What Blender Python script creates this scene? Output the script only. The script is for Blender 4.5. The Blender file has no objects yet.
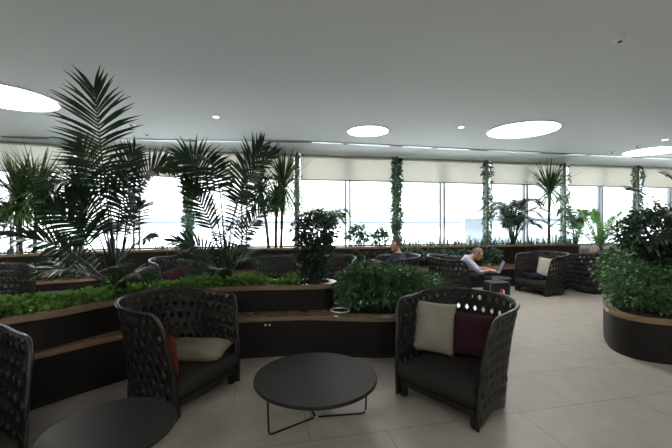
import bpy, bmesh, math, random
from mathutils import Vector, Matrix, Quaternion
random.seed(7)
C = bpy.context.scene.collection
PI = math.pi
CAMH, HOR, FPX = 1.5, 222.0, 350.0
def at(x, y, Y):                      # the place a pixel shows at distance Y
    return Vector(((x-336)/FPX*Y, Y, CAMH-(y-HOR)/FPX*Y))
def on(x, y, h):                      # the place a pixel shows at height h
    Y = FPX*(CAMH-h)/(y-HOR)
    return Vector(((x-336)/FPX*Y, Y, h))

# ------------------------------------------------------------ materials
def mat(name, col, rough=0.6, spec=0.5, metal=0.0, noise=None, bump=None, trans=0.0, vary=0.0, coat=0.0, emit=None):
    m = bpy.data.materials.new(name); m.use_nodes = True
    nt = m.node_tree; N = nt.nodes; L = nt.links
    b = N['Principled BSDF']
    b.inputs['Base Color'].default_value = (*col, 1)
    b.inputs['Roughness'].default_value = rough
    b.inputs['Metallic'].default_value = metal
    b.inputs['Specular IOR Level'].default_value = spec
    b.inputs['Coat Weight'].default_value = coat
    if emit:
        b.inputs['Emission Color'].default_value = (*emit[0], 1); b.inputs['Emission Strength'].default_value = emit[1]
    src = None
    if vary:
        g = N.new('ShaderNodeNewGeometry'); r = N.new('ShaderNodeMapRange')
        r.inputs['To Min'].default_value = 1-vary; r.inputs['To Max'].default_value = 1+vary
        L.new(g.outputs['Random Per Island'], r.inputs['Value'])
        mx = N.new('ShaderNodeVectorMath'); mx.operation = 'SCALE'
        mx.inputs[0].default_value = col; L.new(r.outputs['Result'], mx.inputs['Scale'])
        L.new(mx.outputs[0], b.inputs['Base Color']); src = mx.outputs[0]
    if noise:
        sc, amt = noise
        tc = N.new('ShaderNodeTexCoord'); n = N.new('ShaderNodeTexNoise'); n.inputs['Scale'].default_value = sc
        n.inputs['Detail'].default_value = 5
        L.new(tc.outputs['Object'], n.inputs['Vector'])
        r = N.new('ShaderNodeMapRange'); r.inputs['From Min'].default_value = .25; r.inputs['From Max'].default_value = .75
        r.inputs['To Min'].default_value = 1-amt; r.inputs['To Max'].default_value = 1+amt
        L.new(n.outputs[0], r.inputs['Value'])
        mx = N.new('ShaderNodeVectorMath'); mx.operation = 'SCALE'; mx.inputs[0].default_value = col
        L.new(r.outputs['Result'], mx.inputs['Scale']); L.new(mx.outputs[0], b.inputs['Base Color'])
    if bump:
        kind, sc, st = bump
        tc = N.new('ShaderNodeTexCoord')
        if kind == 'weave':
            w = N.new('ShaderNodeTexWave'); w.inputs['Scale'].default_value = sc; w.bands_direction = 'X'
            w2 = N.new('ShaderNodeTexWave'); w2.inputs['Scale'].default_value = sc; w2.bands_direction = 'Z'
            L.new(tc.outputs['Object'], w.inputs['Vector']); L.new(tc.outputs['Object'], w2.inputs['Vector'])
            a = N.new('ShaderNodeMath'); a.operation = 'ADD'
            L.new(w.outputs[1], a.inputs[0]); L.new(w2.outputs[1], a.inputs[1]); h = a.outputs[0]
        else:
            n = N.new('ShaderNodeTexNoise'); n.inputs['Scale'].default_value = sc; n.inputs['Detail'].default_value = 6
            L.new(tc.outputs['Object'], n.inputs['Vector']); h = n.outputs[0]
        bp = N.new('ShaderNodeBump'); bp.inputs['Strength'].default_value = st; bp.inputs['Distance'].default_value = .004
        L.new(h, bp.inputs['Height']); L.new(bp.outputs[0], b.inputs['Normal'])
    if trans:
        t = N.new('ShaderNodeBsdfTranslucent'); t.inputs['Color'].default_value = (*[min(1, c*1.6) for c in col], 1)
        ms = N.new('ShaderNodeMixShader'); ms.inputs[0].default_value = trans
        L.new(b.outputs[0], ms.inputs[1]); L.new(t.outputs[0], ms.inputs[2])
        L.new(ms.outputs[0], N['Material Output'].inputs['Surface'])
    return m
M = {}
M['leaf_dark'] = mat('leaf_dark', (.022, .050, .024), .32, .55, trans=.12, vary=.45)
M['leaf_palm'] = mat('leaf_palm', (.018, .046, .020), .40, .35, trans=.10, vary=.4)
M['leaf_mid'] = mat('leaf_mid', (.045, .105, .035), .45, .35, trans=.22, vary=.45)
M['leaf_bright'] = mat('leaf_bright', (.11, .23, .045), .5, .3, trans=.28, vary=.45)
M['leaf_bush'] = mat('leaf_bush', (.058, .140, .048), .34, .55, trans=.22, vary=.55)
M['leaf_grey'] = mat('leaf_grey', (.075, .14, .095), .5, .3, trans=.25, vary=.4)
M['leaf_strap'] = mat('leaf_strap', (.07, .125, .04), .45, .35, trans=.22, vary=.45)
M['leaf_cycad'] = mat('leaf_cycad', (.075, .21, .045), .4, .4, trans=.3, vary=.35)
M['leaf_ivy'] = mat('leaf_ivy', (.08, .15, .09), .4, .4, trans=.3, vary=.5)
M['stem'] = mat('stem', (.045, .055, .025), .6, noise=(20, .3))
M['bark'] = mat('bark', (.075, .06, .045), .85, .2, noise=(25, .4), bump=('noise', 40, .5))
M['soil'] = mat('soil', (.02, .015, .011), .95, .1, noise=(30, .5), bump=('noise', 50, .8))
M['shell'] = mat('shell', (.009, .0085, .0082), .33, .5, noise=(9, .35), bump=('weave', 60, .35))
M['shell_rim'] = mat('shell_rim', (.012, .012, .012), .25, .6, bump=('weave', 70, .15))
M['seat_fabric'] = mat('seat_fabric', (.028, .025, .0235), .9, .15, noise=(60, .15), bump=('noise', 300, .3))
M['beige_fabric'] = mat('beige_fabric', (.33, .30, .25), .95, .1, noise=(90, .15), bump=('noise', 260, .5))
M['taupe_fabric'] = mat('taupe_fabric', (.20, .175, .135), .9, .15, noise=(40, .12), bump=('noise', 200, .3))
M['maroon_fabric'] = mat('maroon_fabric', (.046, .017, .023), .9, .15, noise=(60, .15), bump=('noise', 260, .3))
M['rust_fabric'] = mat('rust_fabric', (.13, .03, .014), .9, .15, noise=(60, .15))
M['cream_fabric'] = mat('cream_fabric', (.45, .42, .35), .95, .1, noise=(60, .1))
M['navy_cloth'] = mat('navy_cloth', (.012, .014, .028), .9, .1, noise=(20, .4))
M['table_top'] = mat('table_top', (.016, .015, .0145), .5, .35, noise=(4, .12))
M['black_metal'] = mat('black_metal', (.012, .012, .012), .4, .5, metal=.2)
M['panel'] = mat('panel', (.012, .010, .009), .55, .3, noise=(5, .2))
M['white_paint'] = mat('white_paint', (.80, .80, .78), .5)
M['column'] = mat('column', (.34, .35, .33), .5)
M['alu'] = mat('alu', (.42, .44, .46), .4, .5, metal=.85)
M['dark_slot'] = mat('dark_slot', (.05, .05, .055), .6)
M['grey_stone'] = mat('grey_stone', (.22, .22, .22), .7, noise=(8, .2))
M['ceiling'] = mat('ceiling', (.62, .655, .635), .8, .2)
M['wall'] = mat('wall', (.42, .41, .39), .8, .2)
M['frame'] = mat('frame', (.22, .235, .25), .4, .5)
M['porcelain'] = mat('porcelain', (.75, .74, .70), .25)
M['skin'] = mat('skin', (.52, .28, .20), .5, .4, noise=(12, .08))
M['hair_grey'] = mat('hair_grey', (.17, .14, .125), .8, .2, noise=(60, .3))
M['hair_brown'] = mat('hair_brown', (.05, .033, .025), .8, .2, noise=(60, .3))
M['hair_white'] = mat('hair_white', (.42, .35, .30), .8, .2, noise=(60, .25))
M['sweater'] = mat('sweater', (.060, .070, .105), .95, .1, noise=(30, .15), bump=('noise', 120, .4))
M['shirt'] = mat('shirt', (.42, .42, .56), .85, .2, noise=(14, .1))
M['dark_sweater'] = mat('dark_sweater', (.03, .03, .035), .95, .1)
M['trousers'] = mat('trousers', (.022, .028, .042), .85, .2, noise=(20, .2))
M['shoe'] = mat('shoe', (.02, .014, .010), .35, .5)
M['eye'] = mat('eye', (.02, .015, .01), .2)
M['case'] = mat('case', (.014, .015, .017), .45, .5, bump=('noise', 200, .2))
M['case_trim'] = mat('case_trim', (.16, .18, .20), .35, .5)
M['red'] = mat('red', (.65, .03, .03), .5)
M['white_ink'] = mat('white_ink', (.8, .8, .8), .5)
M['laptop'] = mat('laptop', (.05, .052, .06), .35, .5)
M['screen'] = mat('screen', (.05, .06, .08), .2, .5, emit=((.55, .65, .85), .12))
M['diffuser'] = mat('diffuser', (.9, .9, .9), .5, emit=((1, .97, .92), 12.0))
M['lamp'] = mat('lamp', (.9, .9, .9), .5, emit=((1, .95, .86), 5.0))
M['apron'] = mat('apron', (.55, .57, .59), .9, .1, noise=(.02, .08))
M['far_building'] = mat('far_building', (.13, .15, .17), .8, .1)
M['far_metal'] = mat('far_metal', (.16, .17, .18), .6, .2)

def wood_mat():
    m = bpy.data.materials.new('oak'); m.use_nodes = True; N = m.node_tree.nodes; L = m.node_tree.links
    b = N['Principled BSDF']; b.inputs['Roughness'].default_value = .2; b.inputs['Coat Weight'].default_value = .3; b.inputs['Coat Roughness'].default_value = .12; b.inputs['Specular IOR Level'].default_value = .5
    tc = N.new('ShaderNodeTexCoord'); mp = N.new('ShaderNodeMapping'); mp.inputs['Scale'].default_value = (3, 3, 60)
    n = N.new('ShaderNodeTexNoise'); n.inputs['Scale'].default_value = 4; n.inputs['Detail'].default_value = 6
    r = N.new('ShaderNodeValToRGB'); r.color_ramp.elements[0].position = .3; r.color_ramp.elements[1].position = .75
    r.color_ramp.elements[0].color = (.19, .125, .078, 1); r.color_ramp.elements[1].color = (.30, .205, .13, 1)
    L.new(tc.outputs['Object'], mp.inputs[0]); L.new(mp.outputs[0], n.inputs['Vector']); L.new(n.outputs[0], r.inputs[0])
    L.new(r.outputs[0], b.inputs['Base Color']); return m
M['oak'] = wood_mat()
def floor_mat():
    m = bpy.data.materials.new('limestone_tiles'); m.use_nodes = True; N = m.node_tree.nodes; L = m.node_tree.links
    b = N['Principled BSDF']; b.inputs['Specular IOR Level'].default_value = .4
    tc = N.new('ShaderNodeTexCoord'); mp = N.new('ShaderNodeMapping')
    mp.inputs['Rotation'].default_value = (0, 0, math.radians(-12.5)); mp.inputs['Location'].default_value = (.2, .02, 0)
    L.new(tc.outputs['Object'], mp.inputs[0])
    br = N.new('ShaderNodeTexBrick'); br.inputs['Scale'].default_value = 1
    br.inputs['Brick Width'].default_value = 1.1; br.inputs['Row Height'].default_value = .6
    br.inputs['Mortar Size'].default_value = .004; br.inputs['Mortar Smooth'].default_value = .4; br.inputs['Bias'].default_value = -.2
    br.inputs['Color1'].default_value = (.41, .375, .335, 1); br.inputs['Color2'].default_value = (.385, .35, .31, 1)
    br.inputs['Mortar'].default_value = (.22, .19, .16, 1)
    L.new(mp.outputs[0], br.inputs['Vector'])
    n = N.new('ShaderNodeTexNoise'); n.inputs['Scale'].default_value = 5; n.inputs['Detail'].default_value = 9; n.inputs['Roughness'].default_value = .65
    L.new(mp.outputs[0], n.inputs['Vector'])
    v = N.new('ShaderNodeTexVoronoi'); v.inputs['Scale'].default_value = 9
    n2 = N.new('ShaderNodeTexNoise'); n2.inputs['Scale'].default_value = 16; n2.inputs['Detail'].default_value = 3
    L.new(mp.outputs[0], n2.inputs['Vector'])
    r2 = N.new('ShaderNodeMapRange'); r2.inputs['From Min'].default_value = .62; r2.inputs['From Max'].default_value = .72
    r2.inputs['To Min'].default_value = 1; r2.inputs['To Max'].default_value = .86; L.new(n2.outputs[0], r2.inputs['Value'])
    r = N.new('ShaderNodeMapRange'); r.inputs['From Min'].default_value = .3; r.inputs['From Max'].default_value = .7
    r.inputs['To Min'].default_value = .90; r.inputs['To Max'].default_value = 1.10; L.new(n.outputs[0], r.inputs['Value'])
    k = N.new('ShaderNodeMath'); k.operation = 'MULTIPLY'; L.new(r.outputs[0], k.inputs[0]); L.new(r2.outputs[0], k.inputs[1])
    s = N.new('ShaderNodeVectorMath'); s.operation = 'SCALE'; L.new(br.outputs[0], s.inputs[0]); L.new(k.outputs[0], s.inputs['Scale'])
    L.new(s.outputs[0], b.inputs['Base Color'])
    b.inputs['Roughness'].default_value = .42
    bp = N.new('ShaderNodeBump'); bp.inputs['Strength'].default_value = .25; bp.inputs['Distance'].default_value = .003
    L.new(k.outputs[0], bp.inputs['Height']); L.new(bp.outputs[0], b.inputs['Normal'])
    return m
M['floor'] = floor_mat()
def glass_mat():
    m = bpy.data.materials.new('window_glass'); m.use_nodes = True; N = m.node_tree.nodes; L = m.node_tree.links
    N.remove(N['Principled BSDF'])
    t = N.new('ShaderNodeBsdfTransparent'); t.inputs[0].default_value = (.97, .985, .98, 1)
    g = N.new('ShaderNodeBsdfGlossy'); g.inputs['Roughness'].default_value = .02
    lw = N.new('ShaderNodeLayerWeight'); pw = N.new('ShaderNodeMath'); pw.operation = 'POWER'; pw.inputs[1].default_value = 5
    f = N.new('ShaderNodeMath'); f.operation = 'MULTIPLY_ADD'; f.inputs[1].default_value = .9; f.inputs[2].default_value = .03
    L.new(lw.outputs['Facing'], pw.inputs[0]); L.new(pw.outputs[0], f.inputs[0]); ms = N.new('ShaderNodeMixShader')
    L.new(f.outputs[0], ms.inputs[0]); L.new(t.outputs[0], ms.inputs[1]); L.new(g.outputs[0], ms.inputs[2])
    L.new(ms.outputs[0], N['Material Output'].inputs['Surface']); return m
M['glass'] = glass_mat()
def blind_mat():
    m = bpy.data.materials.new('blind_cloth'); m.use_nodes = True; N = m.node_tree.nodes; L = m.node_tree.links
    N.remove(N['Principled BSDF'])
    d = N.new('ShaderNodeBsdfDiffuse'); d.inputs[0].default_value = (.76, .75, .69, 1)
    t = N.new('ShaderNodeBsdfTranslucent'); t.inputs[0].default_value = (.80, .78, .72, 1)
    ms = N.new('ShaderNodeMixShader'); ms.inputs[0].default_value = .42
    L.new(d.outputs[0], ms.inputs[1]); L.new(t.outputs[0], ms.inputs[2])
    L.new(ms.outputs[0], N['Material Output'].inputs['Surface']); return m
M['blind'] = blind_mat()

# ------------------------------------------------------------ object helpers
def obj(name, bm, m, parent=None, smooth=False):
    me = bpy.data.meshes.new(name); bm.normal_update(); bm.to_mesh(me); bm.free()
    if smooth:
        for p in me.polygons: p.use_smooth = True
    for k in (m if isinstance(m, (list, tuple)) else [m]): me.materials.append(k)
    o = bpy.data.objects.new(name, me); C.objects.link(o)
    if parent: o.parent = parent
    return o
def tag(o, label, cat, group=None, kind=None):
    if label: o['label'] = label
    if cat: o['category'] = cat
    if group: o['group'] = group
    if kind: o['kind'] = kind
    return o
def thing(name, label, cat, loc=(0, 0, 0), rz=0, group=None):
    o = bpy.data.objects.new(name, None); C.objects.link(o); o.empty_display_size = .1
    o.location = loc; o.rotation_euler = (0, 0, rz)
    return tag(o, label, cat, group)
def struct(name, bm, m, parent=None, smooth=False):
    o = obj(name, bm, m, parent, smooth)
    if not parent: o['kind'] = 'structure'
    return o
def dup(root, loc, rz, label=None, skip=()):
    r = root.copy(); C.objects.link(r); r.location = loc; r.rotation_euler = (0, 0, rz)
    if label: r['label'] = label
    for ch in list(root.children):
        if ch.name.split('.')[0] in skip: continue
        c = ch.copy(); C.objects.link(c); c.parent = r
        for g in ch.children:
            d = g.copy(); C.objects.link(d); d.parent = c
    return r
def box(bm, c, s, R=None, bev=0):
    r = bmesh.ops.create_cube(bm, size=1)
    vs = r['verts']
    mt = Matrix.Translation(Vector(c)) @ (R.to_4x4() if R else Matrix()) @ Matrix.Diagonal((*s, 1))
    for v in vs: v.co = mt @ v.co
    if bev:
        es = list({e for v in vs for e in v.link_edges})
        bmesh.ops.bevel(bm, geom=es, offset=bev, segments=2, affect='EDGES', profile=.5)
def tube(bm, pts, r, n=6, caps=True):
    pts = [Vector(p) for p in pts]; rings = []
    for i, p in enumerate(pts):
        t = (pts[min(i+1, len(pts)-1)]-pts[max(i-1, 0)]).normalized()
        a = t.cross(Vector((0, 0, 1)));
        if a.length < .2: a = t.cross(Vector((1, 0, 0)))
        a.normalize(); b = t.cross(a).normalized()
        rr = r[i] if isinstance(r, (list, tuple)) else r
        rings.append([bm.verts.new(p+a*math.cos(2*PI*k/n)*rr+b*math.sin(2*PI*k/n)*rr) for k in range(n)])
    for i in range(len(rings)-1):
        for k in range(n):
            bm.faces.new((rings[i][k], rings[i][(k+1) % n], rings[i+1][(k+1) % n], rings[i+1][k]))
    if caps: bm.faces.new(rings[0][::-1]); bm.faces.new(rings[-1])
def lathe(bm, prof, n=40, c=(0, 0, 0)):
    c = Vector(c); rings = []
    for (r, z) in prof:
        rings.append([bm.verts.new(c+Vector((r*math.cos(2*PI*k/n), r*math.sin(2*PI*k/n), z))) for k in range(n)])
    for i in range(len(rings)-1):
        for k in range(n):
            bm.faces.new((rings[i][k], rings[i][(k+1) % n], rings[i+1][(k+1) % n], rings[i+1][k]))
    bm.faces.new(rings[0][::-1]); bm.faces.new(rings[-1])
def prism(bm, poly, z0, z1):
    a = [bm.verts.new((p[0], p[1], z0)) for p in poly]; b = [bm.verts.new((p[0], p[1], z1)) for p in poly]
    n = len(poly)
    for i in range(n): bm.faces.new((a[i], a[(i+1) % n], b[(i+1) % n], b[i]))
    bm.faces.new(a[::-1]); bm.faces.new(b)
def area(poly):
    return sum(poly[i][0]*poly[(i+1) % len(poly)][1]-poly[(i+1) % len(poly)][0]*poly[i][1] for i in range(len(poly)))/2
def offset(poly, d):                   # inward offset of a closed polygon
    n = len(poly); s = 1 if area(poly) > 0 else -1; out = []
    for i in range(n):
        t = Vector(poly[(i+1) % n])-Vector(poly[i-1]); t.normalize()
        out.append((poly[i][0]-t.y*d*s, poly[i][1]+t.x*d*s))
    return out
def ring(bm, poly, w, z0, z1, over=0):  # a rim along a closed polygon
    if over: poly = offset(poly, -over)
    inn = offset(poly, w); n = len(poly)
    V = [[bm.verts.new((p[0], p[1], z)) for p in q] for q, z in ((poly, z0), (poly, z1), (inn, z1), (inn, z0))]
    for i in range(n):
        j = (i+1) % n
        for k in range(4): bm.faces.new((V[k][i], V[k][j], V[(k+1) % 4][j], V[(k+1) % 4][i]))
def spline(pts, n=8):
    P = [Vector(p) for p in pts]; P = [P[0]*2-P[1]]+P+[P[-1]*2-P[-2]]; out = []
    for i in range(1, len(P)-2):
        for k in range(n):
            t = k/n; a, b, c, d = P[i-1:i+3]
            out.append(.5*((2*b)+(c-a)*t+(2*a-5*b+4*c-d)*t*t+(3*b-a-3*c+d)*t**3))
    out.append(P[-2]); return out
def strip_poly(front, width, cap0=True, cap1=True):   # closed outline: a front curve, its far side 'width' behind, round ends
    F = spline([Vector((p[0], p[1])) for p in front]); n = len(F)
    W = width if callable(width) else (lambda s: width)
    B = []
    for i, p in enumerate(F):
        t = (F[min(i+1, n-1)]-F[max(i-1, 0)]).normalized(); nn = Vector((-t.y, t.x))
        B.append(p+nn*W(i/(n-1)))
    out = [tuple(p) for p in F]
    def cap(a, b):
        c = (a+b)/2; r = (a-b).length/2; a0 = math.atan2((a-c).y, (a-c).x)
        return [(c.x+r*math.cos(a0+PI*k/10), c.y+r*math.sin(a0+PI*k/10)) for k in range(1, 10)]
    if cap1: out += cap(F[-1], B[-1])
    out += [tuple(p) for p in reversed(B)]
    if cap0: out += cap(B[0], F[0])
    return out

# ------------------------------------------------------------ room
wp = [(-12.5, 5.3), (-10, 6.2), (-7.75, 6.85), (-5.49, 7.5), (-3.42, 8.1), (-.95, 8.55), (1.56, 9.0), (4.1, 9.5), (6.5, 9.95), (8.97, 10.4), (11.5, 10.9), (14, 11.3)]
back_y = -4.5
fl = [(-12.5, back_y), (14, back_y)]+wp[::-1]
bm = bmesh.new(); prism(bm, fl, -.15, 0); struct('floor', bm, M['floor'])
slot = spline([Vector(p) for p in [(-12.5, 4.6), (-9, 5.6), (-6.33, 6.59), (-4.58, 6.79), (-2.69, 6.93), (-.72, 7.02), (.39, 7.23), (1.36, 7.42), (2.98, 7.78), (5.27, 8.24), (8.53, 8.89), (14, 9.9)]], 6)
bm = bmesh.new()
prism(bm, [(-12.5, back_y), (14, back_y)]+[tuple(p) for p in slot[::-1]], 3.10, 3.35)
prism(bm, [tuple(p) for p in slot]+wp[::-1], 3.135, 3.35)
struct('ceiling', bm, M['ceiling'])
bm = bmesh.new(); box(bm, (.75, back_y-.1, 1.6), (26.5, .2, 3.5)); struct('wall_back', bm, M['wall'])
bm = bmesh.new(); box(bm, (-12.6, .4, 1.6), (.2, 10, 3.5)); struct('wall_left', bm, M['wall'])
bm = bmesh.new(); box(bm, (14.1, 3.3, 1.6), (.2, 15.8, 3.5)); struct('wall_right', bm, M['wall'])
bm = bmesh.new()
for i in range(len(wp)-1):
    a, b = Vector(wp[i]), Vector(wp[i+1]); d = (b-a); c = (a+b)/2; nn = Vector((-d.y, d.x)).normalized()
    R = Matrix.Rotation(math.atan2(d.y, d.x), 3, 'Z')
    box(bm, (c.x+nn.x*.1, c.y+nn.y*.1, .39), (d.length+.04, .2, .86), R)
struct('wall_front', bm, M['wall'])
# window bays: frame with glass, plus roller blinds as things of their own
proto_lab = ['cream roller blind in the window bay left of the leftmost trailing palm', 'cream roller blind at the far left edge above the strap leaved trees']
blind_names = {
 2: 'half lowered cream roller blind at the far left, behind the pair of strap leaved trees',
 3: 'half lowered cream roller blind behind the crown of the tallest palm',
 4: 'half lowered cream roller blind behind the middle feather palm',
 5: 'half lowered cream roller blind directly below the smallest round ceiling light',
 6: 'half lowered cream roller blind above the seated laptop man, between two ivy columns',
 7: 'half lowered cream roller blind above the low arching palm',
 8: 'half lowered cream roller blind above the bright green cycad',
 9: 'half lowered cream roller blind at the far right edge of the photo'}
for i in range(len(wp)-1):
    a, b = Vector(wp[i]), Vector(wp[i+1]); d = (b-a); nn = Vector((-d.y, d.x)).normalized(); t = d.normalized(); c = (a+b)/2
    R = Matrix.Rotation(math.atan2(d.y, d.x), 3, 'Z'); Ln = d.length
    w = thing('window_%d' % (i+1), None, None, (0, 0, 0)); w['kind'] = 'structure'
    del_keys = [k for k in ('label', 'category') if k in w.keys()]
    bm = bmesh.new()
    for s, ww in ((-.5*Ln+.03, .06), (.5*Ln-.03, .06)):
        p = c+t*s+nn*.06; box(bm, (p.x, p.y, 1.98), (ww, .10, 2.32), R)
    for z in (.85, 3.11):
        box(bm, (c.x+nn.x*.06, c.y+nn.y*.06, z), (Ln-.12, .10, .06), R)
    obj('window_frame', bm, M['frame'], w)
    bm = bmesh.new()
    for s in (-.055, .055):
        p = c+t*s+nn*.06; box(bm, (p.x, p.y, 1.98), (.035, .08, 2.2), R)
    obj('mullion', bm, M['frame'], w)
    for s in (-1, 1):
        bm = bmesh.new(); q = c+t*s*(Ln/4+.015)+nn*.07; box(bm, (q.x, q.y, 1.98), (Ln/2-.10, .012, 2.2), R); obj('pane', bm, M['glass'], w)
    if i in blind_names:
        bl = thing('roller_blind', blind_names[i], 'blind', (c.x-nn.x*.06, c.y-nn.y*.06, 2.53), math.atan2(d.y, d.x), 'roller blinds along the window wall')
        bm = bmesh.new(); box(bm, (0, 0, .31), (Ln-.16, .004, .59)); obj('blind_cloth', bm, M['blind'], bl)
        bm = bmesh.new(); box(bm, (0, 0, 0), (Ln-.16, .022, .03)); obj('bottom_bar', bm, M['frame'], bl)
        bm = bmesh.new(); tube(bm, [(-Ln/2+.08, 0, .572), (Ln/2-.08, 0, .572)], .03, 12); obj('roller', bm, M['white_paint'], bl)
# ------------------------------------------------------------ ceiling fittings
def disc_light(x, y, D, label, Y=None):
    p = on(x, y, 3.10) if Y is None else Vector((x, Y, 3.1))
    t = thing('ceiling_light', label, 'ceiling light', (p.x, p.y, 3.10), 0, 'round ceiling lights')
    bm = bmesh.new(); prof = [(D/2, -.0), (D/2+.02, -.0), (D/2+.02, -.012), (D/2, -.012)]
    n = 56; V = [[bm.verts.new((r*math.cos(2*PI*k/n), r*math.sin(2*PI*k/n), z)) for k in range(n)] for r, z in prof]
    for q in range(4):
        for k in range(n): bm.faces.new((V[q][k], V[q][(k+1) % n], V[(q+1) % 4][(k+1) % n], V[(q+1) % 4][k]))
    obj('light_rim', bm, M['white_paint'], t)
    bm = bmesh.new(); lathe(bm, [(D/2, -.001), (D/2, -.008)], 56); obj('diffuser', bm, M['diffuser'], t)
disc_light(4, 97, 1.12, 'large round glowing ceiling light cut off by the left edge of the photo')
disc_light(522.5, 130, 1.12, 'large round glowing ceiling light, right of the middle of the ceiling')
disc_light(368, 131, .70, 'smallest round glowing ceiling light, above the middle of the windows')
disc_light(653, 151, 1.05, 'round glowing ceiling light seen as a thin sliver near the right edge')
disc_light(-2.6, 0, 1.12, 'added large round fill light behind the near left armchair, out of view', -1.3)  # these lights behind the camera are unseen, added to brighten the near floor
disc_light(.9, 0, 1.12, 'added large round fill light behind the camera, out of view', -2.2)
disc_light(4.3, 0, 1.12, 'added large round fill light far right behind the camera, out of view', -.9)
def small(name, x, y, label, cat, prof, m, h=3.10, group=None, parts=None):
    p = on(x, y, h); t = thing(name, label, cat, (p.x, p.y, h), 0, group)
    bm = bmesh.new(); lathe(bm, prof, 24); obj('housing', bm, m, t)
    if parts:
        bm = bmesh.new(); lathe(bm, parts[1], 20); obj(parts[0], bm, parts[2], t)
for x, y, lab in ((216, 116.5, 'tiny recessed downlight in the ceiling above the middle left palm'),
                  (461, 127, 'tiny recessed downlight in the ceiling left of the large round light'),
                  (665, 139.5, 'tiny recessed downlight in the ceiling at the right edge of the photo')):
    small('downlight', x, y, lab, 'downlight', [(.06, 0), (.06, -.006), (.045, -.008)], M['white_paint'], parts=('lamp', [(.04, -.009), (.04, -.012)], M['lamp']), group='small downlights')
small('smoke_detector', 620, 37, 'white domed smoke detector on the ceiling at the upper right', 'smoke detector',
      [(.055, 0), (.055, -.012), (.045, -.014), (.042, -.03), (.02, -.04)], M['white_paint'], parts=('sensor_cap', [(.02, -.04), (.014, -.048)], M['dark_slot']))
for x, y, lab in ((131, 124, 'small round ceiling sensor beside the tip of the tallest palm'), (147, 134, 'small round ceiling sensor just above the slot, left of the middle left palm'),
                  (637, 146, 'small ceiling sensor just above the round light at the right'), (612, 152, 'small flat ceiling sensor by the slot, left of the right hand sliver light')):
    small('ceiling_sensor', x, y, lab, 'sensor', [(.07, 0), (.07, -.012), (.05, -.02)], M['white_paint'], parts=('sensor_cap', [(.03, -.02), (.02, -.032)], M['dark_slot']), group='small ceiling sensors')
# linear air slot following the step of the ceiling
sl = thing('air_slot', 'long curved metal air slot running along the ceiling in front of the windows', 'air vent', (0, 0, 3.09))
def ribbon(pts, w, z0, z1, parent, name, m):
    bm = bmesh.new(); P = [Vector(p) for p in pts]; n = len(P); V = []
    for i, p in enumerate(P):
        t = (P[min(i+1, n-1)]-P[max(i-1, 0)]).normalized(); nn = Vector((-t.y, t.x))*w/2
        V.append([bm.verts.new((p.x-nn.x, p.y-nn.y, z0)), bm.verts.new((p.x+nn.x, p.y+nn.y, z0)), bm.verts.new((p.x+nn.x, p.y+nn.y, z1)), bm.verts.new((p.x-nn.x, p.y-nn.y, z1))])
    for i in range(n-1):
        for k in range(4): bm.faces.new((V[i][k], V[i][(k+1) % 4], V[i+1][(k+1) % 4], V[i+1][k]))
    bm.faces.new(V[0]); bm.faces.new(V[-1][::-1])
    return obj(name, bm, m, parent)
inner_slot = [(p.x, p.y-.08) for p in slot]
ribbon(inner_slot, .11, -.006, .009, sl, 'slot_frame', M['alu'])
def slot_pt(px):
    for i in range(len(inner_slot)-1):
        a, b = inner_slot[i], inner_slot[i+1]
        xa, xb = 336+350*a[0]/a[1], 336+350*b[0]/b[1]
        if xa <= px <= xb:
            f = (px-xa)/(xb-xa); return (a[0]+(b[0]-a[0])*f, a[1]+(b[1]-a[1])*f)
    return inner_slot[-1]
for x0, x1 in ((2, 48), (184, 197), (268, 312), (343, 348), (390, 402), (432, 437), (470, 488), (541, 567), (586, 590), (633, 642)):
    ribbon([slot_pt(x0+(x1-x0)*k/3) for k in range(4)], .085, -.010, -.005, sl, 'vent_opening', M['dark_slot'])

# ------------------------------------------------------------ built-in planters
pl = thing('planter', 'two tier dark planter with oak edges curving behind the near armchairs', 'planter', (0, 0, 0))
lower_front = [(-3.7, 1.0), (-2.95, 2.05), (-2.40, 2.75), (-1.95, 3.3), (-1.5, 3.6), (-1.0, 3.79), (-.33, 3.88), (.2, 3.83), (.6, 3.82), (1.1, 3.95), (1.5, 4.05)]
def wlow(s): return .34 if s < .45 else .34+.36*min(1, (s-.45)/.25)
lowp = strip_poly(lower_front, wlow)
upper_front = [(-3.9, .95), (-3.1, 2.0), (-2.56, 2.67), (-2.34, 2.90), (-2.10, 3.32), (-1.84, 3.62), (-1.48, 3.90), (-1.07, 4.03), (-.6, 4.08), (-.20, 4.14)]
upp = strip_poly(upper_front, .46)
def two_tier(root, lowp, upp, zl, zu, rim=.085):
    bm = bmesh.new(); prism(bm, offset(lowp, .05), 0, .05); obj('toe_kick', bm, M['black_metal'], root)
    bm = bmesh.new(); prism(bm, lowp, .05, zl-.045); obj('lower_box', bm, M['panel'], root)
    bm = bmesh.new(); prism(bm, offset(lowp, -.015), zl-.045, zl); obj('ledge', bm, M['oak'], root)
    bm = bmesh.new(); prism(bm, offset(upp, .012), zl, zu-.06); obj('upper_box', bm, M['panel'], root)
    bm = bmesh.new(); ring(bm, upp, rim, zu-.05, zu, .012)
    bmesh.ops.recalc_face_normals(bm, faces=bm.faces); obj('oak_rim', bm, M['oak'], root)
    bm = bmesh.new(); prism(bm, offset(upp, .075), zu-.06, zu-.02); obj('soil', bm, M['soil'], root)
two_tier(pl, lowp, upp, .46, .76)
bed = strip_poly([(.05, 4.02), (.5, 3.96), (1.0, 4.06), (1.35, 4.18)], .42)
bm = bmesh.new(); prism(bm, bed, .46, .475); obj('lower_soil', bm, M['soil'], pl)
bm = bmesh.new()
def facing(p, q): d = Vector((q[0]-p[0], q[1]-p[1])); return math.atan2(d.y, d.x)
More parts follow.
